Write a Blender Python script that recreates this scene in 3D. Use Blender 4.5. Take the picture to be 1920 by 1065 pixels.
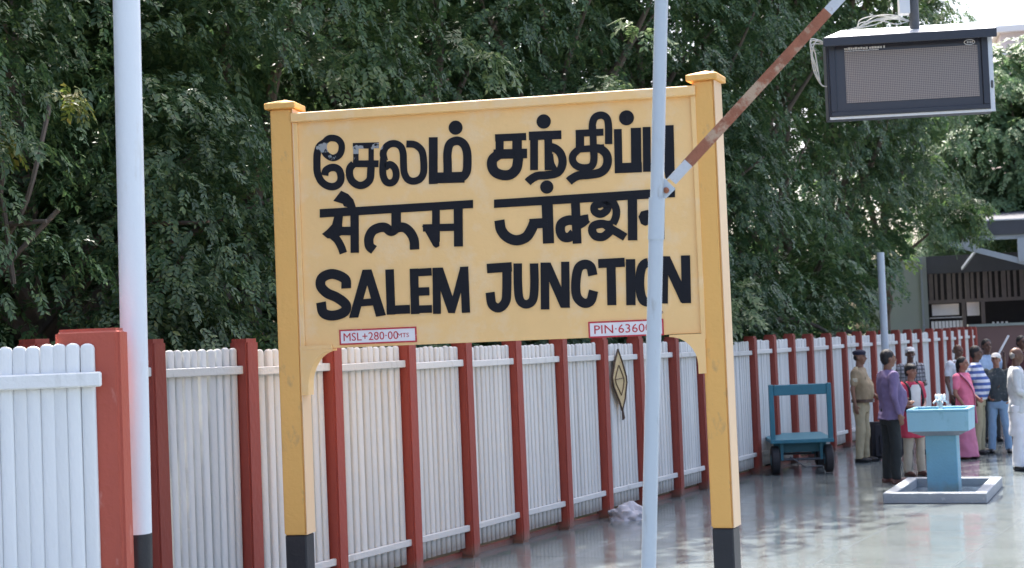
import bpy, bmesh, math, random
import numpy as np
from math import radians as R, sin, cos, pi, atan2, hypot
from mathutils import Vector, Matrix, noise

for o in list(bpy.data.objects): bpy.data.objects.remove(o)
sc = bpy.context.scene
COL = sc.collection

# ------------------------------------------------------------------ camera
cd = bpy.data.cameras.new('camera'); cam = bpy.data.objects.new('camera', cd); COL.objects.link(cam)
cd.sensor_width = 36; cd.lens = 36 * 3000 / 1920; cd.clip_end = 2000
cd.dof.use_dof = True; cd.dof.focus_distance = 11.6; cd.dof.aperture_fstop = 4.0
_p = math.atan(113 / 3000); _r = 0.040
_F = Vector((0, cos(_p), sin(_p))); _U = Vector((0, -sin(_p), cos(_p))); _X = Vector((1, 0, 0))
_Rc = cos(_r) * _X - sin(_r) * _U; _Uc = sin(_r) * _X + cos(_r) * _U
cam.matrix_world = Matrix(((_Rc.x, _Uc.x, -_F.x, 0), (_Rc.y, _Uc.y, -_F.y, 0), (_Rc.z, _Uc.z, -_F.z, 2.05), (0, 0, 0, 1)))
sc.camera = cam

# ------------------------------------------------------------------ sky, sun, exposure
SUN_EL, SUN_AZ = R(60), R(-12)          # azimuth from +Y towards +X
w = bpy.data.worlds.new('World'); sc.world = w; w.use_nodes = True
nt = w.node_tree; nt.nodes.clear()
sky = nt.nodes.new('ShaderNodeTexSky'); sky.sky_type = 'NISHITA'; sky.sun_disc = False
sky.sun_elevation = SUN_EL; sky.sun_rotation = SUN_AZ
sky.air_density = 0.8; sky.dust_density = 6.0; sky.ozone_density = 1.0
bg = nt.nodes.new('ShaderNodeBackground'); bg.inputs['Strength'].default_value = 0.15
wo = nt.nodes.new('ShaderNodeOutputWorld')
nt.links.new(sky.outputs[0], bg.inputs[0]); nt.links.new(bg.outputs[0], wo.inputs[0])
sd = bpy.data.lights.new('sun', 'SUN'); sun = bpy.data.objects.new('sun', sd); COL.objects.link(sun)
sd.energy = 3.6; sd.angle = R(0.5); sd.color = (1.0, 0.95, 0.87)
_d = Vector((sin(SUN_AZ) * cos(SUN_EL), cos(SUN_AZ) * cos(SUN_EL), sin(SUN_EL)))
sun.rotation_euler = _d.to_track_quat('Z', 'Y').to_euler()
sc.view_settings.view_transform = 'Standard'; sc.view_settings.look = 'None'
sc.view_settings.gamma = 1; sc.view_settings.use_curve_mapping = False
sc.view_settings.exposure = 1.88
LETTERS = [
('worn painted Tamil vowel sign',[('s',0.0549,[(-1.2539,3.6047),(-1.2971,3.5776),(-1.317,3.5245),(-1.3226,3.4489),(-1.3211,3.3837),(-1.298,3.3226),(-1.2573,3.2851),(-1.2073,3.2713),(-1.1618,3.2877),(-1.1407,3.3297),(-1.1498,3.3843),(-1.1797,3.4105),(-1.2189,3.4128),(-1.2561,3.3934),(-1.2658,3.3587)]),('s',0.0486,[(-1.1994,3.6339),(-1.2362,3.6253),(-1.2628,3.5917),(-1.2644,3.5484),(-1.2434,3.5091),(-1.1993,3.4848),(-1.154,3.4983),(-1.1302,3.5347),(-1.1284,3.5833),(-1.155,3.6202),(-1.1994,3.6339)])]),
('worn painted Tamil letter',[('p',0.0433,[(-1.0408,3.5643),(-0.8423,3.5573)]),('p',0.0396,[(-1.0171,3.571),(-1.0223,3.4308)]),('p',0.0396,[(-0.9008,3.5529),(-0.9057,3.4237)]),('p',0.0501,[(-1.0446,3.4321),(-0.8502,3.4204)]),('s',0.0549,[(-1.039,3.4318),(-1.0681,3.4011),(-1.0744,3.3528),(-1.055,3.3031),(-1.0088,3.2707),(-0.9614,3.2734),(-0.9212,3.3061),(-0.9109,3.3594),(-0.9068,3.4238)])]),
('worn painted Tamil letter with loop',[('s',0.0517,[(-0.8024,3.4391),(-0.8114,3.4935),(-0.7932,3.5354),(-0.7562,3.5601),(-0.712,3.56),(-0.6743,3.5334),(-0.6597,3.4841),(-0.6598,3.4089),(-0.6568,3.3443),(-0.6339,3.2947),(-0.5906,3.276),(-0.5406,3.2892),(-0.5113,3.3357),(-0.5069,3.4212),(-0.5163,3.4914),(-0.5477,3.5309),(-0.58,3.548),(-0.6322,3.5534)]),('s',0.0517,[(-0.8099,3.461),(-0.8183,3.3862),(-0.8176,3.3323),(-0.7999,3.2882),(-0.77,3.273),(-0.7364,3.2845),(-0.7182,3.3264),(-0.7272,3.3807),(-0.762,3.4097),(-0.8015,3.3905)])]),
('painted Tamil letter with dot',[('p',0.0659,[(-0.4276,3.5903),(-0.441,3.2471)]),('p',0.0791,[(-0.4721,3.2917),(-0.2052,3.283)]),('s',0.0623,[(-0.33,3.2914),(-0.3277,3.3767),(-0.326,3.462),(-0.3099,3.5252),(-0.2762,3.5498),(-0.2326,3.5497),(-0.1958,3.518),(-0.179,3.4637),(-0.1792,3.3891),(-0.1872,3.3256),(-0.213,3.2899),(-0.2433,3.281)]),('c',0.0517,[(-0.257,3.65)])]),
('painted Tamil letter',[('p',0.0526,[(0.0346,3.5561),(0.264,3.5515)]),('p',0.0588,[(0.0679,3.5652),(0.0626,3.4347)]),('p',0.0693,[(0.1972,3.5632),(0.1916,3.4268)]),('p',0.0693,[(0.0184,3.4374),(0.2652,3.4285)]),('s',0.073,[(0.0563,3.4351),(0.0106,3.4005),(0.0035,3.3511),(0.0258,3.3062),(0.0816,3.2811),(0.1385,3.284),(0.181,3.3218),(0.1958,3.3769),(0.201,3.4262)])]),
('painted Tamil letter with dot and tail',[('p',0.0619,[(0.2848,3.5545),(0.5223,3.5488)]),('p',0.0569,[(0.3228,3.5614),(0.3122,3.3047)]),('p',0.0557,[(0.4256,3.5487),(0.4183,3.2984)]),('s',0.0594,[(0.416,3.4688),(0.4716,3.4529),(0.5105,3.4134),(0.5237,3.357),(0.509,3.3023),(0.4703,3.2706),(0.4012,3.2623),(0.3323,3.2602),(0.2812,3.2353),(0.2616,3.2178)]),('s',0.0371,[(0.4387,3.4117),(0.4436,3.3495),(0.4652,3.2987)]),('c',0.052,[(0.3974,3.6528)])]),
('painted Tamil letter with hook and tail',[('p',0.0495,[(0.6273,3.5513),(0.8284,3.5477)]),('p',0.0606,[(0.6586,3.5586),(0.6532,3.4293)]),('p',0.0495,[(0.7531,3.5957),(0.7523,3.4294)]),('p',0.0464,[(0.6254,3.4341),(0.8298,3.4369)]),('s',0.052,[(0.7505,3.5342),(0.7518,3.6081),(0.7712,3.6562),(0.8151,3.6718),(0.8543,3.6508),(0.8674,3.5945),(0.8628,3.4594)]),('s',0.052,[(0.6377,3.4303),(0.6021,3.3955),(0.5984,3.3525),(0.6236,3.317),(0.6756,3.2985),(0.7317,3.3075),(0.7523,3.3555),(0.7523,3.4294)]),('s',0.0619,[(0.7556,3.4353),(0.8047,3.4261),(0.8431,3.3868),(0.85,3.3311),(0.8295,3.2832),(0.7851,3.2551),(0.7106,3.2471),(0.6362,3.2454),(0.5856,3.2237),(0.5631,3.2065)])]),
('painted Tamil letter with dot',[('p',0.0557,[(0.9337,3.5625),(0.9264,3.2467)]),('p',0.0711,[(0.9002,3.282),(1.0945,3.2784)]),('p',0.073,[(1.0639,3.5634),(1.0541,3.2483)]),('c',0.0538,[(0.9998,3.64)])]),
('painted Tamil letter behind the pole',[('p',0.0557,[(1.1411,3.5645),(1.1297,3.2438)]),('p',0.0588,[(1.1054,3.2759),(1.2942,3.2737)]),('p',0.0693,[(1.2997,3.5665),(1.2926,3.2372)]),('g',0.0,[(1.252,3.2549),(1.3296,3.2503),(1.2976,3.2125),(1.2728,3.1743),(1.2602,3.1903)])]),
('painted Hindi headline bar',[('g',0.0,[(-1.3123,3.1093),(-0.1483,3.1128),(-0.1507,3.0543),(-1.3146,3.0466)])]),
('painted Hindi letter with vowel mark',[('g',0.0,[(-1.2051,3.1656),(-1.1427,3.2371),(-1.0906,3.2104),(-1.0526,3.1667),(-1.0349,3.1082),(-1.0847,3.1045),(-1.127,3.1228),(-1.1331,3.1392)]),('g',0.0,[(-1.1991,3.0595),(-1.1362,3.0561),(-1.1454,2.9862),(-1.1483,2.9096),(-1.2022,2.8868),(-1.2618,2.8899),(-1.3018,2.924),(-1.2595,2.9539),(-1.2216,2.9903)]),('s',0.0576,[(-1.2277,2.9138),(-1.1861,2.8732),(-1.1582,2.8206),(-1.1434,2.7739)]),('p',0.0626,[(-1.1604,2.939),(-1.0745,2.9345)]),('p',0.0626,[(-1.0463,3.0704),(-1.0555,2.772)])]),
('painted Hindi letter with double arch',[('p',0.072,[(-0.7278,3.0912),(-0.7334,2.9453)]),('s',0.0701,[(-0.9087,2.7857),(-0.9405,2.816),(-0.9435,2.8735),(-0.9166,2.9231),(-0.8697,2.9461),(-0.8172,2.9465),(-0.7725,2.9155),(-0.7258,2.9385),(-0.6735,2.9389),(-0.6293,2.9017),(-0.6022,2.8432),(-0.6004,2.7734)])]),
('painted Hindi letter with wedge',[('p',0.0576,[(-0.4265,3.0999),(-0.4374,2.8221)]),('p',0.0532,[(-0.5306,2.9282),(-0.259,2.9202)]),('g',0.0,[(-0.5377,2.9444),(-0.4133,2.941),(-0.4128,2.7892),(-0.4392,2.7767),(-0.458,2.7915)]),('p',0.0657,[(-0.2602,3.0844),(-0.2698,2.7788)])]),
('painted Hindi headline bar',[('g',0.0,[(0.0083,3.1061),(1.3247,3.1168),(1.3218,3.0508),(0.0059,3.0461)])]),
('painted Hindi letter with bowl',[('p',0.0807,[(0.3983,3.0879),(0.3964,2.7675)]),('p',0.071,[(0.2628,2.9162),(0.395,2.9166)]),('s',0.0747,[(0.0418,2.9542),(0.0526,2.8824),(0.0961,2.8277),(0.1634,2.8018),(0.2324,2.8207),(0.2723,2.8709),(0.2971,2.9218)]),('c',0.0478,[(0.4005,3.1759)])]),
('painted Hindi letter with round loop',[('p',0.0642,[(0.6042,3.0689),(0.6046,2.7554)]),('s',0.0687,[(0.6055,2.9202),(0.5458,2.9271),(0.4961,2.9037),(0.4864,2.8522),(0.5072,2.8102),(0.5482,2.8043),(0.5831,2.8322)]),('s',0.0523,[(0.5979,2.9169),(0.6584,2.9322),(0.6944,2.9362)]),('s',0.0411,[(0.6186,2.8749),(0.6568,2.8952),(0.6916,2.923)])]),
('painted Hindi letter with two loops',[('s',0.0553,[(0.7894,3.0326),(0.7442,3.0203),(0.7425,2.9796),(0.7826,2.9589),(0.8244,2.9788),(0.8369,3.0115),(0.8119,3.0351),(0.8644,3.047),(0.8956,2.9934),(0.893,2.9344),(0.8686,2.8839)]),('s',0.0598,[(0.8686,2.8839),(0.835,2.8783),(0.7833,2.8884),(0.7307,2.8764),(0.7179,2.84),(0.7424,2.8017),(0.7943,2.7953),(0.8402,2.8262),(0.8788,2.8612)]),('s',0.0583,[(0.8056,2.8873),(0.8559,2.8476),(0.9065,2.8154),(0.9533,2.7834)]),('p',0.0672,[(1.0179,3.0827),(1.0062,2.7585)])]),
('painted Hindi letter behind the pole',[('g',0.0,[(1.0554,2.9256),(1.0754,2.9614),(1.12,2.97),(1.1853,2.948),(1.2288,2.9346),(1.2264,2.8796),(1.1528,2.8761),(1.1004,2.8568),(1.0716,2.8731)]),('p',0.0523,[(1.2167,3.0788),(1.2078,2.7555)])]),
('painted letter S',[('s',0.0734,[(-1.1308,2.512),(-1.1381,2.5812),(-1.229,2.6235),(-1.3102,2.6012),(-1.3272,2.5424),(-1.2835,2.4868),(-1.2047,2.4476),(-1.139,2.3913),(-1.1533,2.3386),(-1.2405,2.315),(-1.3137,2.3395),(-1.3294,2.4175)])]),
('painted letter A',[('g',0.0,[(-1.0006,2.6435),(-0.9332,2.6426),(-1.0481,2.2926),(-1.1169,2.2931)]),('g',0.0,[(-0.9981,2.6434),(-0.9332,2.6426),(-0.8363,2.3013),(-0.9098,2.2926)]),('p',0.0524,[(-1.0466,2.3991),(-0.8995,2.4044)])]),
('painted letter L',[('p',0.0641,[(-0.7954,2.636),(-0.796,2.3031)]),('p',0.0641,[(-0.8288,2.3376),(-0.6526,2.337)])]),
('painted letter E',[('p',0.0629,[(-0.6109,2.6331),(-0.6141,2.3001)]),('p',0.0559,[(-0.6363,2.6025),(-0.479,2.6044)]),('p',0.0606,[(-0.6235,2.4629),(-0.5014,2.462)]),('p',0.0559,[(-0.6406,2.3341),(-0.4872,2.3322)])]),
('painted letter M',[('p',0.0582,[(-0.4418,2.6308),(-0.4502,2.2942)]),('g',0.0,[(-0.4682,2.6321),(-0.3936,2.6308),(-0.3033,2.3312),(-0.3288,2.2949),(-0.3647,2.2964)]),('g',0.0,[(-0.2616,2.628),(-0.2018,2.6274),(-0.3168,2.2944),(-0.3647,2.2964)]),('p',0.0606,[(-0.234,2.629),(-0.233,2.2931)])]),
('painted letter J',[('p',0.0681,[(-0.0639,2.6074),(0.1192,2.611)]),('s',0.0668,[(0.0837,2.6375),(0.076,2.446),(0.0624,2.36),(0.0128,2.3176),(-0.0365,2.3458),(-0.0482,2.433)])]),
('painted letter U',[('s',0.0619,[(0.1641,2.6336),(0.1598,2.4669),(0.1696,2.3676),(0.2146,2.3347),(0.2634,2.3634),(0.2799,2.4613),(0.2842,2.6277)])]),
('painted letter N',[('p',0.0619,[(0.3631,2.6301),(0.3516,2.2918)]),('g',0.0,[(0.3344,2.6315),(0.4054,2.628),(0.5347,2.2986),(0.4665,2.2991)]),('p',0.0594,[(0.5125,2.6289),(0.5024,2.2975)])]),
('painted letter C',[('s',0.0668,[(0.7087,2.5213),(0.6952,2.5832),(0.6528,2.6037),(0.6058,2.5753),(0.5829,2.472),(0.5875,2.3736),(0.6349,2.3249),(0.6849,2.3386),(0.7102,2.4109)])]),
('painted letter T',[('p',0.0644,[(0.7516,2.6038),(0.9422,2.6043)]),('p',0.0644,[(0.8438,2.6005),(0.8372,2.3013)])]),
('painted letter I',[('p',0.0668,[(0.9847,2.6242),(0.9742,2.2953)])]),
('painted letter O',[('s',0.0644,[(1.1068,2.5938),(1.0626,2.5594),(1.0432,2.4506),(1.0556,2.3404),(1.0982,2.3117),(1.141,2.3427),(1.1581,2.4574),(1.1456,2.5615),(1.1068,2.5938)])]),
('painted letter N beside the pole',[('p',0.0619,[(1.2241,2.6331),(1.207,2.2972)]),('g',0.0,[(1.1937,2.6322),(1.2665,2.631),(1.4029,2.2947),(1.3306,2.2978)]),('p',0.0644,[(1.3779,2.6316),(1.3703,2.2925)])])
]
rnd = random.Random(7)

# ------------------------------------------------------------------ materials
def mat(name, col, rough=0.6, var=0.12, scale=6.0, col2=None, mix=0.0, mscale=3.0, thr=0.55, bump=0.0, bscale=40.0,
        metallic=0.0, spec=0.5, coat=0.0, streak=1.0, trans=0.0, objvar=0.0, grime=0.0, gz=0.12):
    """base colour with fine tonal noise, optional second colour in patches (wear, dirt), bump"""
    m = bpy.data.materials.new(name); m.use_nodes = True
    n = m.node_tree.nodes; l = m.node_tree.links; b = n['Principled BSDF']
    tc = n.new('ShaderNodeTexCoord')
    mp = n.new('ShaderNodeMapping'); mp.inputs['Scale'].default_value = (1, 1, streak); l.new(tc.outputs['Object'], mp.inputs[0])
    no = n.new('ShaderNodeTexNoise'); no.inputs['Scale'].default_value = scale; no.inputs['Detail'].default_value = 6
    l.new(mp.outputs[0], no.inputs[0])
    hs = n.new('ShaderNodeMix'); hs.data_type = 'RGBA'
    hs.inputs[6].default_value = (*[c * (1 - var) for c in col], 1); hs.inputs[7].default_value = (*[min(1, c * (1 + var)) for c in col], 1)
    l.new(no.outputs[0], hs.inputs[0]); out = hs.outputs[2]
    if col2 is not None:
        n2 = n.new('ShaderNodeTexNoise'); n2.inputs['Scale'].default_value = mscale; n2.inputs['Detail'].default_value = 8; n2.inputs['Roughness'].default_value = 0.65
        l.new(mp.outputs[0], n2.inputs[0])
        rp = n.new('ShaderNodeMapRange'); rp.inputs[1].default_value = thr; rp.inputs[2].default_value = thr + 0.10
        rp.inputs[4].default_value = mix; l.new(n2.outputs[0], rp.inputs[0])
        mx = n.new('ShaderNodeMix'); mx.data_type = 'RGBA'; l.new(rp.outputs[0], mx.inputs[0]); l.new(out, mx.inputs[6])
        mx.inputs[7].default_value = (*col2, 1); out = mx.outputs[2]
    if grime:   # splashed dirt that rises a little way from the foot of the piece
        sx = n.new('ShaderNodeSeparateXYZ'); l.new(tc.outputs['Object'], sx.inputs[0])
        gr = n.new('ShaderNodeMapRange'); gr.inputs[1].default_value = gz; gr.inputs[2].default_value = 0.0; gr.inputs[3].default_value = 0.0; gr.inputs[4].default_value = 1.0; l.new(sx.outputs['Z'], gr.inputs[0])
        gn = n.new('ShaderNodeTexNoise'); gn.inputs['Scale'].default_value = 9; gn.inputs['Detail'].default_value = 7; l.new(tc.outputs['Object'], gn.inputs[0])
        ad = n.new('ShaderNodeMath'); ad.operation = 'ADD'; l.new(gr.outputs[0], ad.inputs[0]); l.new(gn.outputs[0], ad.inputs[1])
        g2 = n.new('ShaderNodeMapRange'); g2.inputs[1].default_value = .78; g2.inputs[2].default_value = 1.35; g2.inputs[4].default_value = grime; l.new(ad.outputs[0], g2.inputs[0])
        gx = n.new('ShaderNodeMix'); gx.data_type = 'RGBA'; l.new(g2.outputs[0], gx.inputs[0]); l.new(out, gx.inputs[6]); gx.inputs[7].default_value = (.16, .135, .11, 1); out = gx.outputs[2]
    if objvar:
        oi = n.new('ShaderNodeObjectInfo'); vr = n.new('ShaderNodeMapRange'); vr.inputs[3].default_value = 1 - objvar; vr.inputs[4].default_value = 1 + objvar; l.new(oi.outputs['Random'], vr.inputs[0])
        vs_ = n.new('ShaderNodeVectorMath'); vs_.operation = 'SCALE'; l.new(out, vs_.inputs[0]); l.new(vr.outputs[0], vs_.inputs['Scale']); out = vs_.outputs[0]
    l.new(out, b.inputs['Base Color'])
    b.inputs['Roughness'].default_value = rough; b.inputs['Metallic'].default_value = metallic
    b.inputs['Specular IOR Level'].default_value = spec
    if coat: b.inputs['Coat Weight'].default_value = coat; b.inputs['Coat Roughness'].default_value = 0.15
    if bump:
        nb = n.new('ShaderNodeTexNoise'); nb.inputs['Scale'].default_value = bscale; nb.inputs['Detail'].default_value = 5; l.new(tc.outputs['Object'], nb.inputs[0])
        bp = n.new('ShaderNodeBump'); bp.inputs['Strength'].default_value = bump; bp.inputs['Distance'].default_value = 0.01
        l.new(nb.outputs[0], bp.inputs['Height']); l.new(bp.outputs[0], b.inputs['Normal'])
    m.diffuse_color = (*col, 1)
    return m

def bsdf(m): return m.node_tree.nodes['Principled BSDF']

M = {}
M['yellow'] = mat('yellow paint', (0.88, 0.56, 0.235), 0.5, 0.06, 3, (0.86, 0.61, 0.34), 0.7, 2.2, 0.50, bump=0.25, bscale=25)
M['post_yellow'] = mat('post yellow paint', (0.80, 0.44, 0.12), 0.45, 0.07, 4, (0.50, 0.30, 0.13), 0.7, 7, 0.585, bump=0.35, bscale=30, streak=0.5)
M['lit_edge'] = mat('post edge painted as lit', (0.80, 0.56, 0.34), 0.4, 0.06, 6, (0.70, 0.45, 0.25), 0.6, 9, 0.6, streak=.3)  # pale colour paints the bright reflection on the posts' right faces
M['letter'] = mat('letter black paint', (0.008, 0.009, 0.014), 0.6, 0.4, 8, bump=0.25, bscale=50, spec=0.22)
M['black'] = mat('black band paint', (0.014, 0.016, 0.022), 0.45, 0.25, 5, (0.08, 0.08, 0.085), 0.6, 14, 0.64, bump=0.3)
M['plate_white'] = mat('plate white', (0.80, 0.78, 0.80), 0.5, 0.04, 9)
M['plate_red'] = mat('plate red', (0.50, 0.03, 0.045), 0.5, 0.1, 20, (0.78, 0.7, 0.7), 0.7, 40, 0.60)
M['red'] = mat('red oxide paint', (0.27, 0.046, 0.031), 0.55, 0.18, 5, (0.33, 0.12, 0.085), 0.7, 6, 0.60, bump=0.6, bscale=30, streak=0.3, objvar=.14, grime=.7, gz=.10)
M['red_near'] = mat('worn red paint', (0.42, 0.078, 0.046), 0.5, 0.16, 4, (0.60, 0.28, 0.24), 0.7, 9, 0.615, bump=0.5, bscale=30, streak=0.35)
M['white_lit'] = mat('whitewash painted as brighter lit', (0.80, 0.805, 0.79), 0.6, 0.05, 7, (0.50, 0.50, 0.47), 0.5, 6, 0.59, bump=0.5, bscale=35, streak=0.25, objvar=.05, grime=.6)  # paler copy of the whitewash: stronger light on near pickets put into colour
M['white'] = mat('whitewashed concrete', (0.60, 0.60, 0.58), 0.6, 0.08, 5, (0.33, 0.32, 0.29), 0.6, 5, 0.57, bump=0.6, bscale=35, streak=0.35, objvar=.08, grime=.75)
M['pole'] = mat('pole pale blue grey paint', (0.45, 0.51, 0.57), 0.45, 0.08, 6, (0.30, 0.30, 0.30), 0.6, 14, 0.60, bump=0.12, bscale=50, streak=0.2)
M['pole_white'] = mat('pole white paint', (0.70, 0.75, 0.80), 0.4, 0.04, 5, (0.55, 0.55, 0.52), 0.6, 7, 0.59, bump=0.15, bscale=40, streak=0.15)
M['pole_rusty'] = mat('flaking pale paint', (0.48, 0.50, 0.52), 0.6, 0.1, 9, (0.27, 0.12, 0.07), 0.8, 16, 0.56, bump=0.4)
M['rust'] = mat('rusty steel', (0.26, 0.095, 0.050), 0.8, 0.4, 14, (0.42, 0.31, 0.21), 0.85, 8, 0.50, bump=0.5, bscale=60)
M['soil'] = mat('soil', (0.10, 0.085, 0.06), 0.95, 0.3, 2, (0.05, 0.07, 0.03), 0.8, 1.3, 0.5, bump=0.6, bscale=12)
M['bark'] = mat('bark', (0.13, 0.105, 0.085), 0.9, 0.4, 9, (0.22, 0.20, 0.17), 0.6, 6, 0.58, bump=1.0, bscale=25, streak=0.25)
M['teal'] = mat('teal trolley paint', (0.022, 0.155, 0.22), 0.45, 0.2, 9, (0.10, 0.09, 0.08), 0.6, 15, 0.64)
M['tyre'] = mat('black rubber', (0.020, 0.020, 0.024), 0.75, 0.2, 20, bump=0.2)
M['steel'] = mat('dull steel', (0.42, 0.43, 0.45), 0.35, 0.1, 20, metallic=0.8)
M['darksteel'] = mat('dark steel', (0.07, 0.075, 0.085), 0.5, 0.2, 20)
M['basin'] = mat('blue fountain paint', (0.15, 0.37, 0.50), 0.5, 0.12, 5, (0.14, 0.34, 0.38), 0.7, 4, 0.53, bump=0.3, grime=.5, gz=.25)
M['basin_side'] = mat('pale blue fountain paint', (0.22, 0.43, 0.54), 0.5, 0.1, 5, (0.13, 0.30, 0.36), 0.7, 7, 0.57, bump=0.3, streak=.4)
M['tray'] = mat('blue grey tray paint', (0.23, 0.26, 0.30), 0.55, 0.12, 5, (0.50, 0.52, 0.55), 0.6, 10, 0.6, bump=0.4)
M['traywet'] = mat('wet dark tray floor', (0.05, 0.07, 0.10), 0.12, 0.3, 4)
M['navy'] = mat('display navy casing', (0.022, 0.027, 0.042), 0.4, 0.15, 10)
M['bezel'] = mat('display bezel', (0.030, 0.032, 0.046), 0.25, 0.1, 10)
M['hood'] = mat('display hood', (0.62, 0.64, 0.66), 0.35, 0.06, 10, (0.40, 0.40, 0.40), 0.5, 8, 0.62, metallic=0.3)
M['print'] = mat('display print', (0.55, 0.57, 0.62), 0.5, 0.05)
M['wire'] = mat('grey cable', (0.45, 0.46, 0.44), 0.6, 0.3, 30)
M['bluegrey'] = mat('grey truss paint', (0.36, 0.40, 0.46), 0.6, 0.08)
M['darkroof'] = mat('dark sheet roof', (0.065, 0.068, 0.085), 0.7, 0.2, 3)
M['cement'] = mat('grey green plaster', (0.27, 0.30, 0.28), 0.85, 0.07, 2, (0.20, 0.22, 0.21), 0.5, 1.5, 0.58, bump=0.3)
M['brownwall'] = mat('brown painted wall', (0.16, 0.095, 0.09), 0.8, 0.12, 2, bump=0.3)
M['slat'] = mat('old brown shutter slats', (0.13, 0.105, 0.10), 0.8, 0.2, 8)
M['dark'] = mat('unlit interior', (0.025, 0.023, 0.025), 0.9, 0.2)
M['pinkwall'] = mat('pale pink plaster', (0.62, 0.52, 0.50), 0.8, 0.05)
M['tan'] = mat('weathered tan board', (0.50, 0.38, 0.20), 0.75, 0.2, 12, (0.30, 0.20, 0.09), 0.8, 14, 0.58, bump=0.6)
M['cloth_grey'] = mat('dusty grey cloth', (0.42, 0.42, 0.46), 0.9, 0.12, 14, bump=0.4)
M['skin'] = mat('brown skin', (0.19, 0.092, 0.058), 0.5, 0.08, 20)
M['skin2'] = mat('dark brown skin', (0.115, 0.055, 0.036), 0.5, 0.08, 20)
M['skin3'] = mat('warm brown skin', (0.27, 0.125, 0.085), 0.5, 0.08, 20)
M['hair'] = mat('black hair', (0.008, 0.007, 0.008), 0.65, 0.3, 60, bump=0.6, bscale=120)
M['hair_grey'] = mat('grey hair', (0.20, 0.19, 0.185), 0.6, 0.3, 60, bump=0.6, bscale=120)
M['eye'] = mat('dark eye', (0.01, 0.008, 0.008), 0.2)
M['lip'] = mat('lip', (0.14, 0.04, 0.035), 0.5)

def cloth(name, col, v=0.12): return mat(name, col, 0.85, v, 12, bump=0.35, bscale=18)
M['khaki'] = cloth('khaki cotton', (0.29, 0.22, 0.135)); M['khaki2'] = cloth('light khaki trousers', (0.36, 0.31, 0.20))
M['badge'] = cloth('pale badge', (0.55, 0.50, 0.38))
M['purple'] = cloth('purple shirt', (0.155, 0.115, 0.225)); M['trouser_dark'] = cloth('black trousers', (0.014, 0.018, 0.020))
M['brownshoe'] = mat('brown leather', (0.09, 0.035, 0.028), 0.4); M['blackshoe'] = mat('black leather', (0.012, 0.012, 0.014), 0.35)
M['beret'] = cloth('navy beret', (0.016, 0.018, 0.04)); M['redvest'] = cloth('red pink kurta', (0.50, 0.045, 0.085))
M['offwhite'] = cloth('off white shirt', (0.62, 0.61, 0.60)); M['beige'] = cloth('beige trousers', (0.42, 0.36, 0.28))
M['pink'] = cloth('pink cotton', (0.66, 0.16, 0.26)); M['pinksari'] = cloth('dusty pink skirt', (0.50, 0.17, 0.27))
M['lightblue'] = cloth('light blue shirt', (0.36, 0.48, 0.66)); M['jeans'] = cloth('pale blue jeans', (0.20, 0.32, 0.47))
M['maroon'] = cloth('maroon shirt', (0.07, 0.02, 0.025)); M['white_cloth'] = cloth('white cotton', (0.66, 0.67, 0.72))
M['greyshirt'] = cloth('pale grey shirt', (0.52, 0.54, 0.56)); M['bag'] = cloth('black nylon', (0.016, 0.016, 0.022))
M['leather'] = mat('brown leather belt', (0.06, 0.03, 0.02), 0.4)

def pattern(name, c1, c2, f, axis='Z', thr=0.5, grid=False):
    m = cloth(name, c1); n = m.node_tree.nodes; l = m.node_tree.links; b = bsdf(m)
    tc = n.new('ShaderNodeTexCoord'); sp = n.new('ShaderNodeSeparateXYZ'); l.new(tc.outputs['Object'], sp.inputs[0])
    def wave(ax):
        a = n.new('ShaderNodeMath'); a.operation = 'MULTIPLY'; a.inputs[1].default_value = f; l.new(sp.outputs[ax], a.inputs[0])
        fr = n.new('ShaderNodeMath'); fr.operation = 'FRACT'; l.new(a.outputs[0], fr.inputs[0])
        g = n.new('ShaderNodeMath'); g.operation = 'GREATER_THAN'; g.inputs[1].default_value = thr; l.new(fr.outputs[0], g.inputs[0]); return g.outputs[0]
    o = wave(axis)
    if grid:
        o2 = wave('X'); mx = n.new('ShaderNodeMath'); mx.operation = 'MAXIMUM'; l.new(o, mx.inputs[0]); l.new(o2, mx.inputs[1]); o = mx.outputs[0]
    mi = n.new('ShaderNodeMix'); mi.data_type = 'RGBA'; mi.inputs[6].default_value = (*c1, 1); mi.inputs[7].default_value = (*c2, 1)
    l.new(o, mi.inputs[0]); l.new(mi.outputs[2], b.inputs['Base Color']); return m
M['stripes'] = pattern('blue and white striped jersey', (0.62, 0.64, 0.72), (0.07, 0.12, 0.34), 10.5, 'Z', 0.5)
M['check'] = pattern('grey checked shirt', (0.30, 0.30, 0.32), (0.08, 0.08, 0.09), 16, 'Z', 0.72, True)
M['darkprint'] = mat('dark printed top', (0.035, 0.045, 0.05), 0.85, 0.3, 20, (0.35, 0.33, 0.28), 0.8, 28, 0.60)

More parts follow.
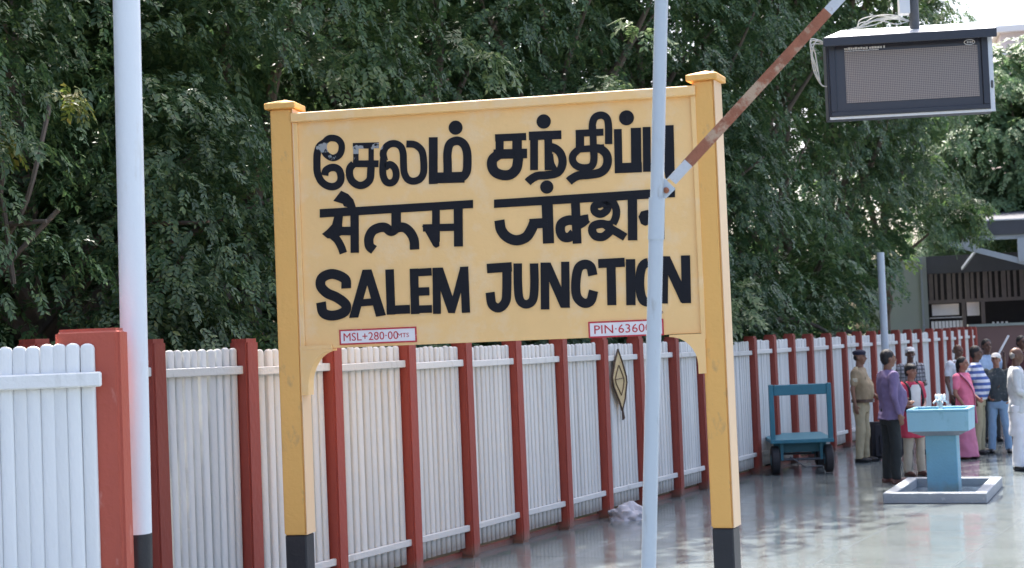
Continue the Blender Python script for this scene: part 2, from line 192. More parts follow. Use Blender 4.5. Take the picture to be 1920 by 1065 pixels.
# worn patches on the first three letters (chipped off paint)
def worn_letters():
    m = M['letter']; n = m.node_tree.nodes; l = m.node_tree.links; b = bsdf(m)
    src = b.inputs['Base Color'].links[0].from_socket
    tc = n.new('ShaderNodeTexCoord'); acc = None
    for (u, v, ru, rv, k) in [(-1.245, 3.565, .11, .055, 1.0), (-1.20, 3.50, .05, .06, .8), (-1.015, 3.535, .10, .045, 1.1), (-.985, 3.475, .10, .03, .8), (-.855, 3.545, .065, .045, 1.0), (-.735, 3.58, .05, .02, .7)]:
        mp = n.new('ShaderNodeMapping'); mp.vector_type = 'POINT'
        mp.inputs['Location'].default_value = (-u / ru, 0, -v / rv); mp.inputs['Scale'].default_value = (1 / ru, 0.001, 1 / rv); l.new(tc.outputs['Object'], mp.inputs[0])
        ln = n.new('ShaderNodeVectorMath'); ln.operation = 'LENGTH'; l.new(mp.outputs[0], ln.inputs[0])
        mr = n.new('ShaderNodeMapRange'); mr.inputs[1].default_value = 1.2; mr.inputs[2].default_value = 0.6; mr.inputs[4].default_value = k; l.new(ln.outputs['Value'], mr.inputs[0])
        if acc is None: acc = mr.outputs[0]
        else:
            a = n.new('ShaderNodeMath'); a.operation = 'MAXIMUM'; l.new(acc, a.inputs[0]); l.new(mr.outputs[0], a.inputs[1]); acc = a.outputs[0]
    no = n.new('ShaderNodeTexNoise'); no.inputs['Scale'].default_value = 26; no.inputs['Detail'].default_value = 6; no.inputs['Roughness'].default_value = .7; l.new(tc.outputs['Object'], no.inputs[0])
    mu = n.new('ShaderNodeMath'); mu.operation = 'MULTIPLY'; l.new(acc, mu.inputs[0]); l.new(no.outputs[0], mu.inputs[1])
    th = n.new('ShaderNodeMapRange'); th.inputs[1].default_value = 0.42; th.inputs[2].default_value = 0.47; l.new(mu.outputs[0], th.inputs[0])
    mx = n.new('ShaderNodeMix'); mx.data_type = 'RGBA'; l.new(th.outputs[0], mx.inputs[0]); l.new(src, mx.inputs[6])
    n2 = n.new('ShaderNodeTexNoise'); n2.inputs['Scale'].default_value = 9; l.new(tc.outputs['Object'], n2.inputs[0])
    m3 = n.new('ShaderNodeMix'); m3.data_type = 'RGBA'; m3.inputs[6].default_value = (.22, .30, .29, 1); m3.inputs[7].default_value = (.42, .36, .38, 1); l.new(n2.outputs[0], m3.inputs[0])
    l.new(m3.outputs[2], mx.inputs[7]); l.new(mx.outputs[2], b.inputs['Base Color'])
worn_letters()

# ------------------------------------------------------------------ mesh helpers
class MB:
    def __init__(s): s.v = []; s.f = []
    def add(s, v, f):
        k = len(s.v); s.v += [tuple(p) for p in v]; s.f += [tuple(i + k for i in q) for q in f]; return s
    def box(s, c, d, rz=0, rx=0, ry=0):
        m = Matrix.Rotation(rz, 3, 'Z') @ Matrix.Rotation(ry, 3, 'Y') @ Matrix.Rotation(rx, 3, 'X')
        v = [Vector(c) + m @ Vector((x * d[0] / 2, y * d[1] / 2, z * d[2] / 2)) for x in (-1, 1) for y in (-1, 1) for z in (-1, 1)]
        return s.add(v, [(0, 1, 3, 2), (4, 6, 7, 5), (0, 4, 5, 1), (2, 3, 7, 6), (0, 2, 6, 4), (1, 5, 7, 3)])
    def lim(s, x0, x1, y0, y1, z0, z1): return s.box(((x0 + x1) / 2, (y0 + y1) / 2, (z0 + z1) / 2), (x1 - x0, y1 - y0, z1 - z0))
    def tube(s, pts, rad, n=12, cap=True, flat=1.0):
        pts = [Vector(p) for p in pts]; rs = rad if isinstance(rad, (list, tuple)) else [rad] * len(pts)
        k = len(s.v); up = None
        for i, p in enumerate(pts):
            t = (pts[min(i + 1, len(pts) - 1)] - pts[max(i - 1, 0)]).normalized()
            if up is None: up = Vector((0, 0, 1)) if abs(t.z) < .9 else Vector((1, 0, 0))
            a = t.cross(up).normalized(); b = a.cross(t).normalized(); up = b
            for j in range(n):
                q = 2 * pi * j / n; s.v.append(tuple(p + a * cos(q) * rs[i] + b * sin(q) * rs[i] * flat))
        for i in range(len(pts) - 1):
            for j in range(n): s.f.append((k + i * n + j, k + i * n + (j + 1) % n, k + (i + 1) * n + (j + 1) % n, k + (i + 1) * n + j))
        if cap: s.f.append(tuple(k + j for j in range(n))[::-1]); s.f.append(tuple(k + (len(pts) - 1) * n + j for j in range(n)))
        return s
    def loft(s, rings, n=20, p=2.0):
        """rings of (z, rx, ry, cx, cy), superellipse power p"""
        k = len(s.v)
        for (z, rx, ry, cx, cy) in rings:
            for j in range(n):
                q = 2 * pi * j / n; c, t = cos(q), sin(q)
                s.v.append((cx + rx * math.copysign(abs(c) ** (2 / p), c), cy + ry * math.copysign(abs(t) ** (2 / p), t), z))
        for i in range(len(rings) - 1):
            for j in range(n): s.f.append((k + i * n + j, k + i * n + (j + 1) % n, k + (i + 1) * n + (j + 1) % n, k + (i + 1) * n + j))
        s.f.append(tuple(k + j for j in range(n))[::-1]); s.f.append(tuple(k + (len(rings) - 1) * n + j for j in range(n))); return s
    def ell(s, c, r, nu=16, nv=10, rot=None):
        k = len(s.v); c = Vector(c)
        def P(x, y, z):
            q = Vector((x * r[0], y * r[1], z * r[2]))
            if rot: q = rot @ q
            return tuple(c + q)
        s.v.append(P(0, 0, -1))
        for i in range(1, nv):
            t = -pi / 2 + pi * i / nv
            for j in range(nu): a = 2 * pi * j / nu; s.v.append(P(cos(t) * cos(a), cos(t) * sin(a), sin(t)))
        s.v.append(P(0, 0, 1)); e = len(s.v) - 1
        for j in range(nu): s.f.append((k, k + 1 + (j + 1) % nu, k + 1 + j)); s.f.append((e, e - nu + j, e - nu + (j + 1) % nu))
        for i in range(nv - 2):
            for j in range(nu):
                a = k + 1 + i * nu; s.f.append((a + j, a + (j + 1) % nu, a + nu + (j + 1) % nu, a + nu + j))
        return s
    def cap(s, a, ra, b, rb, n=12):
        """tapered capsule"""
        a = Vector(a); b = Vector(b); d = (b - a); L = d.length or 1e-6; d /= L
        P = []; Q = []
        for i in (1, 2, 3): t = pi / 2 * (1 - i / 3); P.append(a - d * ra * sin(t)); Q.append(max(ra * cos(t), 1e-4))
        for i in (0, 1, 2): t = pi / 2 * i / 3; P.append(b + d * rb * sin(t)); Q.append(max(rb * cos(t), 1e-4))
        P[0] = a - d * ra * .98; Q[0] = ra * .25; P.append(b + d * rb * .98); Q.append(rb * .25)
        return s.tube(P, Q, n)
    def prism(s, poly, y0, y1):
        """poly in local x,z ; extruded along y"""
        k = len(s.v); n = len(poly)
        ar = sum(poly[i][0] * poly[(i + 1) % n][1] - poly[(i + 1) % n][0] * poly[i][1] for i in range(n))
        if ar < 0: poly = poly[::-1]
        for (x, z) in poly: s.v.append((x, y0, z))
        for (x, z) in poly: s.v.append((x, y1, z))
        s.f.append(tuple(k + i for i in range(n))); s.f.append(tuple(k + n + i for i in range(n))[::-1])
        for i in range(n): j = (i + 1) % n; s.f.append((k + j, k + i, k + n + i, k + n + j))
        return s
    def mesh(s, name, m=None, bevel=0, smooth=False, seg=1):
        me = bpy.data.meshes.new(name); me.from_pydata(s.v, [], s.f); me.update()
        bm = bmesh.new(); bm.from_mesh(me); bmesh.ops.recalc_face_normals(bm, faces=bm.faces)
        if bevel: bmesh.ops.bevel(bm, geom=bm.edges[:], offset=bevel, segments=seg, affect='EDGES', clamp_overlap=True)
        bm.to_mesh(me); bm.free()
        if smooth:
            me.polygons.foreach_set('use_smooth', [True] * len(me.polygons))
            try: me.set_sharp_from_angle(angle=R(50))
            except Exception: pass
        if m: me.materials.append(m)
        return me
    def build(s, name, m, parent=None, bevel=0, smooth=False, seg=1, loc=None): return ob(name, s.mesh(name, m, bevel, smooth, seg), parent, loc)

def ob(name, data, parent=None, loc=None, rot=None):
    o = bpy.data.objects.new(name, data); COL.objects.link(o)
    if parent: o.parent = parent
    if loc is not None: o.location = loc
    if rot is not None: o.rotation_euler = rot
    return o
def thing(name, label, cat, loc=(0, 0, 0), rz=0, group=None):
    o = ob(name, None, None, loc, (0, 0, rz)); o.empty_display_size = .2
    o['label'] = label; o['category'] = cat
    if group: o['group'] = group
    return o
def tag(o, label=None, cat=None, group=None, kind=None):
    if label: o['label'] = label
    if cat: o['category'] = cat
    if group: o['group'] = group
    if kind: o['kind'] = kind
    return o
def smooth_path(pts, k=6, closed=False):
    P = [Vector(p) for p in pts]; out = []; n = len(P)
    if n < 3: return P
    for i in range(n - 1):
        a = P[i - 1] if i else (P[-2] if closed else 2 * P[0] - P[1]); b, c = P[i], P[i + 1]
        d = P[i + 2] if i + 2 < n else (P[1] if closed else 2 * P[-1] - P[-2])
        for j in range(k):
            t = j / k; out.append(.5 * ((2 * b) + (-a + c) * t + (2 * a - 5 * b + 4 * c - d) * t * t + (-a + 3 * b - 3 * c + d) * t ** 3))
    out.append(P[-1]); return out

# ------------------------------------------------------------------ ground and platform
gm = MB(); gm.add([(-600, -300, -.06), (600, -300, -.06), (600, 1500, -.06), (-600, 1500, -.06)], [(0, 1, 2, 3)])
tag(gm.build('ground', M['soil']), kind='structure')

def floor_mat():
    m = mat('polished platform stone', (0.140, 0.162, 0.165), 0.2, 0.14, 1.5, (0.095, 0.105, 0.105), 0.7, 2.3, 0.52, objvar=.04)
    n = m.node_tree.nodes; l = m.node_tree.links; b = bsdf(m); tc = n.new('ShaderNodeTexCoord')
    no = n.new('ShaderNodeTexNoise'); no.inputs['Scale'].default_value = 1.1; no.inputs['Detail'].default_value = 6; no.inputs['Roughness'].default_value = .6; l.new(tc.outputs['Object'], no.inputs[0])
    mr = n.new('ShaderNodeMapRange'); mr.inputs[1].default_value = .38; mr.inputs[2].default_value = .66; mr.inputs[3].default_value = .09; mr.inputs[4].default_value = .22
    l.new(no.outputs[0], mr.inputs[0]); l.new(mr.outputs[0], b.inputs['Roughness'])
    nb = n.new('ShaderNodeTexNoise'); nb.inputs['Scale'].default_value = 3.5; nb.inputs['Detail'].default_value = 3; l.new(tc.outputs['Object'], nb.inputs[0])
    bp = n.new('ShaderNodeBump'); bp.inputs['Strength'].default_value = .05; bp.inputs['Distance'].default_value = .05; l.new(nb.outputs[0], bp.inputs['Height']); l.new(bp.outputs[0], b.inputs['Normal'])
    b.inputs['Specular IOR Level'].default_value = .6
    return m
M['floor'] = floor_mat()
# fence line
FO = Vector((-3.13, 10.45, 0)); FD = Vector((.4474, .8943, 0)); FN = Vector((-.8943, .4474, 0)); FA = atan2(FD.y, FD.x)
slab_m = MB().lim(.0015, 1.1985, .0015, 1.1985, -.05, 0).mesh('slab', M['floor'], bevel=.0015)
pf = MB(); a = FO - FD * 16 + FN * .28; b_ = FO + FD * 80 + FN * .28; c = b_ - FN * 26; d = a - FN * 26
pf.add([(p.x, p.y, -.012) for p in (a, b_, c, d)], [(0, 1, 2, 3)])
plat = tag(pf.build('platform', mat('joint mortar', (.09, .095, .095), .7, .1, 4)), kind='structure')

# slabs are laid along the fence: the nearest are children, the rest one sheet of slabs
cnt = 0; rest = MB()
import itertools
def pxdist(P):
    q = Vector((P.x, P.y, -2.05)); return q.dot(_F)
cells = []
for i in range(-9, 60):
    for j in range(0, 20):
        o0 = FO + FD * (i * 1.2) - FN * (j * 1.2 - .2)
        cc = o0 + FD * .6 - FN * .6
        dd = pxdist(cc)
        if dd > 2: px = 960 + 3000 * (cc.x) / dd; vis = -250 < px < 2150 and dd > 11.5
        else: vis = False
        cells.append((vis, dd if vis else 999 + abs(dd), i, j, o0))
cells.sort(key=lambda t: (not t[0], t[1]))
for (vis, dd, i, j, o0) in cells:
    jit = rnd.uniform(-.0005, .0005)
    if vis and cnt < 240:
        s_ = ob('slab', slab_m, plat, (o0.x, o0.y, jit), (rnd.uniform(-.0004, .0004), rnd.uniform(-.0004, .0004), FA - pi / 2)); cnt += 1
    else:
        u = FD; v = -FN
        q = [o0 + u * a_ + v * b2 for a_, b2 in ((.0015, .0015), (1.1985, .0015), (1.1985, 1.1985), (.0015, 1.1985))]
        rest.add([(p.x, p.y, jit - .05) for p in q] + [(p.x, p.y, jit) for p in q], [(4, 5, 6, 7), (0, 1, 5, 4), (1, 2, 6, 5), (2, 3, 7, 6), (3, 0, 4, 7)])
tag(rest.build('far_slabs', M['floor'], plat), kind='stuff')
# shared-mesh slabs start at their own corner: rotate so that local +x runs away from the fence
for o in plat.children:
    if o.name.startswith('slab'):
        o.rotation_euler[2] = atan2(-FN.y, -FN.x)

# ------------------------------------------------------------------ fences
FS = [-3.13, -2.61, -2.12, -1.58, -1.02, -.52, -.03, .47, .97, 1.48, 2.01, 2.47, 2.99, 3.47, 3.91, 4.35, 4.80, 5.32, 5.77, 6.22, 6.68, 7.11, 7.58, 8.04, 8.45, 8.94, 9.38, 9.76, 10.16, 10.5, 10.9, 11.2]
ss = [(x + 3.13) / .4474 for x in FS]
ss = [-4.6, -3.45, -2.3, -1.15] + ss
def ztop(s): return 2.20 - .17 * min(1, max(0, s / 14.7))
fence = thing('picket_fence', 'long white picket fence with dark red posts running back along the platform', 'fence', FO, FA)
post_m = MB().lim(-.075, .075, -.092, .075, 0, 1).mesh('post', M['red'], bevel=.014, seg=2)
def picket_mesh(wd, mt, dep=.013, dome=1.0, back=.018):
    m = MB(); n = 7; poly = []
    # rounded front, flat back; domed top
    prof = [(wd / 2 * cos(pi * k / (n - 1)), -dep * sin(pi * k / (n - 1)) - .006) for k in range(n)]
    prof = [(wd / 2, back)] + prof + [(-wd / 2, back)]
    zs = [(0, 1), (1 - .020 * dome, 1), (1 - .009 * dome, .86), (1 - .003 * dome, .55), (1.0, .2)]
    k = 0; N = len(prof)
    for z, sc_ in zs:
        for (x, y) in prof: m.v.append((x * sc_, y * (sc_ if z > .98 else 1), z))
    for i in range(len(zs) - 1):
        for j in range(N): m.f.append((i * N + j, i * N + (j + 1) % N, (i + 1) * N + (j + 1) % N, (i + 1) * N + j))
    m.f.append(tuple((len(zs) - 1) * N + j for j in range(N)))
    return m.mesh('picket', mt, smooth=True)
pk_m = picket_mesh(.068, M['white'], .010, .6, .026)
pk_far = []
for i, s in enumerate(ss):
    o = ob('post', post_m, fence, (s, 0, 0), (rnd.uniform(-.006, .006), rnd.uniform(-.006, .006), rnd.uniform(-.03, .03))); o.scale = (rnd.uniform(.92, 1.06), 1, ztop(s) + rnd.uniform(-.01, .012))
    if i == len(ss) - 1: break
    e = ss[i + 1]; zt = ztop((s + e) / 2) - .075 + rnd.uniform(-.008, .008)
    g0, g1 = s + .080, e - .080; npk = 10; pit = (g1 - g0) / npk
    for k in range(npk):
        x = g0 + pit * (k + .5); z1 = zt + rnd.uniform(-.008, .008)
        if 0 <= i < 32:
            p = ob('picket', pk_m, fence, (x, rnd.uniform(-.003, .003), .10), (rnd.uniform(-.003, .003), rnd.uniform(-.004, .004), rnd.uniform(-.06, .06))); p.scale = (pit / .093, 1, z1 - .10)
        else: pk_far.append((x, z1))
    for z, h in ((zt - .17, .065), (.29, .06)):
        MB().box(((s + e) / 2, -.042, z), (e - s - .09, .034, h), ry=rnd.uniform(-.006, .006)).build('rail', M['white'], fence, bevel=.006)
    MB().lim(s + .076, e - .076, .036, .07, 0, .055).build('plinth', M['red'], fence)
fm = MB()
for x, z1 in pk_far: fm.lim(x - .030, x + .030, -.02, .034, .1, z1)
tag(fm.build('far_pickets', M['white'], fence), kind='stuff')

# the nearer fence section at the left, facing the camera
nf = thing('picket_fence', 'short near fence section with wide white pickets and a thick chipped red end post', 'fence', (-2.05, 8.47, 0), R(1.5))
MB().lim(-.375, -.035, -.02, .20, 0, 2.222).build('post', M['red_near'], nf, bevel=.022, seg=3)
pkn = picket_mesh(.0700, M['white_lit'], .008, .6)
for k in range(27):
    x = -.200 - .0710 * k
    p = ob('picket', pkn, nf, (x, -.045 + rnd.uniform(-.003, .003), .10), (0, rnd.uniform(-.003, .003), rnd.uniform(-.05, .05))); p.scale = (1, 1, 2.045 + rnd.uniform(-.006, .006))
MB().box((-1.15, -.082, 1.955), (2.06, .035, .078)).build('rail', M['white_lit'], nf, bevel=.008)
MB().box((-1.15, -.082, .29), (2.06, .035, .07)).build('rail', M['white_lit'], nf, bevel=.008)
MB().lim(-2.35, -2.13, -.02, .17, 0, 2.2).build('post', M['red_near'], nf, bevel=.022, seg=3)

# tan diamond plaque on the pickets
s0 = ss[4 + 9] - .62
pl = thing('diamond_plaque', 'tall weathered tan diamond plaque hanging on the white pickets under the yellow sign', 'plaque', FO + FD * ((1.36 + 3.13) / .4474 - .45) - FN * .064 + Vector((0, 0, 1.40)), FA)
pl.scale = (1.42, 1, .62)
dp = [(-.01, .86), (.075, .60), (.145, .33), (.15, .22), (.10, -.08), (.03, -.30), (-.02, -.12), (-.125, .16), (-.15, .34), (-.09, .60)]
MB().prism(dp, -.012, 0).build('board', M['tan'], pl)
rim = [Vector((x * 1.02, -.014, z * 1.02)) for x, z in dp]; MB().tube(rim + [rim[0]], .012, 6).build('rim', mat('dark brown rim', (.06, .035, .02), .7), pl)
inn = [Vector((x * .62, -.016, .28 + (z - .28) * .5)) for x, z in dp]; MB().tube(inn + [inn[0]], .008, 6).build('inner_rim', mat('brown rim', (.11, .07, .035), .7), pl)
MB().tube([(-.08, -.016, .30), (.08, -.016, .32)], .008, 6).build('crossbar', mat('brown bar', (.10, .06, .03), .7), pl)
MB().tube([(.035, -.016, -.30), (.05, -.016, -.45), (.03, -.014, -.48)], [.012, .02, .01], 6).build('tip', mat('dark tip', (.07, .04, .03), .7), pl)

# crumpled cloth at the foot of the fence
def blob_cloth(name, c, r, seed, m, parent=None, amp=.35):
    b = MB().ell((0, 0, 0), (1, 1, 1), 40, 24); v = []
    for p in b.v:
        q = Vector(p); n_ = noise.turbulence(q * 1.6 + Vector((seed, 0, 0)), 3, False) * amp + noise.noise(q * 5 + Vector((0, seed, 0))) * .12
        q = q * (1 - amp / 2 + n_); v.append((q.x * r[0], q.y * r[1], max(-.02, q.z * r[2])))
    b.v = v; o = b.build(name, m, parent, smooth=True, loc=c); return o
tag(blob_cloth('crumpled_sack', (1.20, 18.35, .02), (.25, .17, .19), 3, M['cloth_grey']), 'crumpled grey white sack lying at the foot of the white fence', 'sack')

# ------------------------------------------------------------------ station name sign
SG = thing('station_sign', 'large yellow station name sign with black Tamil, Hindi and English lettering on two posts', 'sign', (-.1133, 11.6173, 0), -0.184507)
def sign_post(x0, x1, top, base, rz):
    cx = (x0 + x1) / 2; wd = x1 - x0; dp_ = .20
    e = ob('post', MB().lim(-wd / 2, wd / 2, -dp_ / 2, dp_ / 2, base, top).mesh('post', M['post_yellow'], bevel=.010, seg=2), SG, (cx, .075, 0), (0, 0, rz))
    MB().lim(-wd / 2 + .004, wd / 2 - .004, -dp_ / 2 + .004, dp_ / 2 - .004, -.05, base - .001).build('base_band', M['black'], e, bevel=.01)
    MB().lim(wd / 2 + .0006, wd / 2 + .007, -dp_ / 2 - .001, dp_ / 2, base + .002, top - .002).build('lit_side_strip', M['lit_edge'], e, bevel=.001)  # added strip that carries the painted side light
    c = MB(); h = wd / 2 + .034; hy = dp_ / 2 + .034
    c.add([(-h, -hy, top), (h, -hy, top), (h, hy, top), (-h, hy, top), (-h, -hy, top + .045), (h, -hy, top + .045), (h, hy, top + .045), (-h, hy, top + .045), (0, 0, top + .085)],
          [(3, 2, 1, 0), (0, 1, 5, 4), (1, 2, 6, 5), (2, 3, 7, 6), (3, 0, 4, 7), (4, 5, 8), (5, 6, 8), (6, 7, 8), (7, 4, 8)])
    c.build('cap', M['post_yellow'], e, bevel=.005)
    return e
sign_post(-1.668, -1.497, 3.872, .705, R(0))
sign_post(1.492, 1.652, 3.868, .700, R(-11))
# panel (letter plane at y = 0), frame margins proud of it, coping
pb = MB().lim(-1.51, 1.505, 0.0, .10, 2.075, 3.80); pb.build('board', M['yellow'], SG, bevel=.003)
MB().lim(-1.505, 1.50, -.045, .13, 3.765, 3.835).build('coping', M['yellow'], SG, bevel=.006)
MB().lim(-1.497, -1.46, -.022, -.0005, 2.03, 3.764).build('frame_strip', M['yellow'], SG, bevel=.004)
MB().lim(1.462, 1.498, -.022, -.0005, 2.03, 3.764).build('frame_strip', M['yellow'], SG, bevel=.004)
def haunch(sx, x0, x1, z0, z1):
    # concave quarter arc from the post down to the underside of the board
    P = [(sx * x1, z1), (sx * x1, z0)]
    P.append((sx * (x1 - .055), z0))
    for k in range(9):
        t = k / 8 * pi / 2; P.append((sx * ((x1 - .055) - (x1 - .055 - x0) * (1 - cos(t))), z0 + .06 + (z1 - .015 - z0 - .06) * sin(t)))
    P.append((sx * x0, z1)); m = MB().prism(P, -.030, .10); m.build('haunch', M['yellow'], SG)
haunch(-1, 1.25, 1.4965, 1.735, 2.072); haunch(1, 1.24, 1.491, 1.79, 2.072)
MB().lim(-1.4965, -1.25, -.034, -.001, 2.0725, 2.10).build('ledge', M['yellow'], SG)

def stroke_poly(pts, wd):
    P = [Vector((x, z)) for x, z in pts]; Lp, Rp = [], []
    for i, p in enumerate(P):
        a = P[i] - P[i - 1] if i else P[1] - P[0]; b = P[i + 1] - P[i] if i < len(P) - 1 else a
        if a.length < 1e-6: a = b
        if b.length < 1e-6: b = a
        t = (a.normalized() + b.normalized()); t = t.normalized() if t.length > .1 else a.normalized()
        n_ = Vector((-t.y, t.x)) * wd / 2; Lp.append(p + n_); Rp.append(p - n_)
    return Lp, Rp
def letter_mesh(strokes, li=0):
    mb = MB(); yb = 0.0004; lift = -.006 - .00007 * li
    for idx, (k, wd, pts) in enumerate(strokes):
        y1 = lift - idx * .0005
        if k == 'g': mb.prism([(x, z) for x, z in pts], y1, -yb)
        elif k == 'c': mb.prism([(pts[0][0] + wd * cos(2 * pi * i / 28), pts[0][1] + wd * sin(2 * pi * i / 28)) for i in range(28)], y1, -yb)
        else:
            P = pts
            if k == 's': P = [(p.x, p.y) for p in smooth_path([(x, z, 0) for x, z in pts], 6, closed=(hypot(pts[0][0] - pts[-1][0], pts[0][1] - pts[-1][1]) < .004))]
            Lp, Rp = stroke_poly(P, wd); n_ = len(P); v = []; f = []
            for i in range(n_): v += [(Lp[i].x, y1, Lp[i].y), (Rp[i].x, y1, Rp[i].y), (Lp[i].x, -yb, Lp[i].y), (Rp[i].x, -yb, Rp[i].y)]
            for i in range(n_ - 1):
                a_ = 4 * i; b2 = a_ + 4
                f += [(a_, a_ + 1, b2 + 1, b2), (a_ + 1, a_ + 3, b2 + 3, b2 + 1), (a_ + 2, a_, b2, b2 + 2)]
            f += [(0, 2, 3, 1), (4 * n_ - 4, 4 * n_ - 3, 4 * n_ - 1, 4 * n_ - 2)]
            mb.add(v, f)
    return mb
for li, (label, strokes) in enumerate(LETTERS):
    st = [('c' if k == 'c' else k, wd, pts) for k, wd, pts in strokes]
    o = letter_mesh(st, li).build('letter', M['letter'], SG)
def text_obj(name, body, size, m, parent, loc, rot=(pi / 2, 0, 0), ext=.0012, sx=1.0):
    c = bpy.data.curves.new(name, 'FONT'); c.body = body; c.size = size; c.extrude = ext; c.align_x = 'CENTER'; c.align_y = 'CENTER'; c.resolution_u = 3
    t = bpy.data.objects.new('tmp', c); COL.objects.link(t); dg = bpy.context.evaluated_depsgraph_get()
    me = bpy.data.meshes.new_from_object(t.evaluated_get(dg)); bpy.data.objects.remove(t); me.name = name
    me.materials.clear(); me.materials.append(m); o = ob(name, me, parent, loc, rot); o.scale = (sx, 1, 1); return o
def number_plate(x0, x1, z0, z1, body, label, tail=None):
    cx, cz = (x0 + x1) / 2, (z0 + z1) / 2; h = z1 - z0
    e = MB().lim(x0, x1, -.006, -.0006, z0, z1).build('number_plate', M['plate_white'], SG); e['label'] = label
    t = .011; b = MB()
    b.lim(x0 - t, x1 + t, -.009, -.0007, z1, z1 + t).lim(x0 - t, x1 + t, -.009, -.0007, z0 - t, z0).lim(x0 - t, x0, -.009, -.0007, z0, z1).lim(x1, x1 + t, -.009, -.0007, z0, z1)
    b.build('border', M['plate_red'], e)
    if tail:
        text_obj('lettering', body, h * .92, M['plate_red'], e, (cx - .055, -.0075, cz - .003), sx=1.0); text_obj('lettering', tail, h * .5, M['plate_red'], e, (x1 - .09, -.0075, cz - .004), sx=1.1)
    else: text_obj('lettering', body, h * .92, M['plate_red'], e, (cx - .0, -.0075, cz - .003), sx=1.12)
number_plate(-1.185, -.620, 2.106, 2.197, 'MSL+280·00', 'small white plate with red border reading MSL+280·00', 'MTS')
number_plate(.672, 1.190, 2.083, 2.178, 'PIN·636005', 'small white plate with red border reading PIN')
# rusty bolt head
MB().cap((1.19, -.012, 2.235), .012, (1.19, 0, 2.235), .012, 10).build('bolt', M['rust'], SG)

# ------------------------------------------------------------------ poles
def lerp(a, b, t): return tuple(a[i] + (b[i] - a[i]) * t for i in range(3))
lp = thing('pole', 'thick white pole with a black painted base behind the near red fence post', 'pole', (-2.165, 9.0, 0))
A_, B_ = Vector((-2.152, 8.985, 0)), Vector((-2.06, 8.79, 5.2)); o_ = Vector((-2.165, 9.0, 0))
q = [A_ + (B_ - A_) * t - o_ for t in (0, .2085, .2086, .5, 1)]
MB().tube([q[0], q[1]], .0755, 28, flat=1).build('base_band', M['black'], lp, smooth=True)
MB().tube([q[2], q[3], q[4]], [.0745, .0745, .0740], 28).build('shaft', M['pole_white'], lp, smooth=True)
cp = thing('pole', 'slim pale grey pole with a collar standing in front of the yellow sign', 'pole', (.566, 8.05, 0))
A_, B_ = Vector((0, 0, 0)), Vector((.803 - .566, 7.942 - 8.05, 3.739)); B2 = A_ + (B_ - A_) * 1.35
MB().tube([A_, A_ + (B_ - A_) * .69], [.0375, .0370], 20).build('shaft', M['pole'], cp, smooth=True)
MB().tube([A_ + (B_ - A_) * .735, B2], .0335, 20).build('upper_shaft', M['pole'], cp, smooth=True)
MB().tube([A_ + (B_ - A_) * .680, A_ + (B_ - A_) * .736], .0405, 20).build('collar', M['pole'], cp, smooth=True)
br = MB().box((.215, -.075, 2.80), (.07, .008, .085), ry=-.75); br.build('gusset', M['pole'], cp, bevel=.002)
MB().cap((.222, -.085, 2.787), .016, (.222, -.07, 2.787), .016, 8).build('bolt', M['rust'], cp)
ds = thing('brace', 'rusty diagonal steel brace rising to the upper right from the slim grey pole', 'brace', (.806, 7.97, 2.80))
e1 = Vector((1.772 - .806, .37, 3.786 - 2.80)); e0 = Vector((0, 0, .02)); dirv = (e1 - e0).normalized()
def angle_bar(p, q_, wd, m, name):
    d_ = (q_ - p).normalized(); side = d_.cross(Vector((0, 1, 0))).normalized(); out = side.cross(d_).normalized()
    if out.y > 0: out = -out
    b = MB(); t = .006
    for (s0_, s1_, o0_, o1_) in ((-wd / 2, wd / 2, 0, t), (wd / 2 - t, wd / 2, -wd, -.0005)):
        v = [p_ + side * s_ + out * o_ for p_ in (p, q_) for s_, o_ in ((s0_, o0_), (s1_, o0_), (s1_, o1_), (s0_, o1_))]
        b.add(v, [(0, 1, 2, 3), (7, 6, 5, 4), (0, 4, 5, 1), (1, 5, 6, 2), (2, 6, 7, 3), (3, 7, 4, 0)])
    return b.build(name, m, ds)
L_ = (e1 - e0).length
angle_bar(e0 + dirv * .02, e0 + dirv * .15, .052, M['pole_rusty'], 'painted_end')
angle_bar(e0 + dirv * .1505, e0 + dirv * 1.32, .056, M['rust'], 'bar')
angle_bar(e0 + dirv * 1.3205, e0 + dirv * 2.1, .054, M['pole_rusty'], 'painted_end')
fp = thing('pole', 'round blue grey pole behind the police officer, its top among the leaves', 'pole', (6.24, 27.0, 0))
MB().tube([(0, 0, 0), (0, 0, 3.35)], .062, 18).build('shaft', M['pole'], fp, smooth=True)

# ------------------------------------------------------------------ hanging LED display
YAW = R(-6)
dsp = thing('display_board', 'dark hanging platform display board with an unlit dot matrix panel', 'display', (3.555, 13.94, 3.92), YAW)
Wd, Hd, Dp = 1.43, .69, .26
MB().lim(-Wd / 2, Wd / 2, 0, Dp, 0, Hd).build('casing', M['navy'], dsp, bevel=.006)
for nm, x0, x1, z0, z1, mt in (('frame_rail', -Wd / 2 + .02, Wd / 2 - .045, .012, .052, 'navy'), ('frame_rail', -Wd / 2 + .02, Wd / 2 - .045, Hd - .03, Hd - .002, 'navy'),
    ('frame_stile', -Wd / 2 + .02, -Wd / 2 + .075, .0525, Hd - .0305, 'navy'), ('frame_stile', Wd / 2 - .10, Wd / 2 - .045, .0525, Hd - .0305, 'navy')):
    MB().lim(x0, x1, -.035, -.0005, z0, z1).build(nm, M[mt], dsp, bevel=.004)
MB().lim(-Wd / 2 + .076, Wd / 2 - .101, -.010, -.0006, .053, Hd - .031).build('bezel', M['bezel'], dsp)
mm = mat('dot matrix', (.16, .14, .14), .35, .1, 3)
n = mm.node_tree.nodes; l = mm.node_tree.links; b = bsdf(mm); src = b.inputs['Base Color'].links[0].from_socket
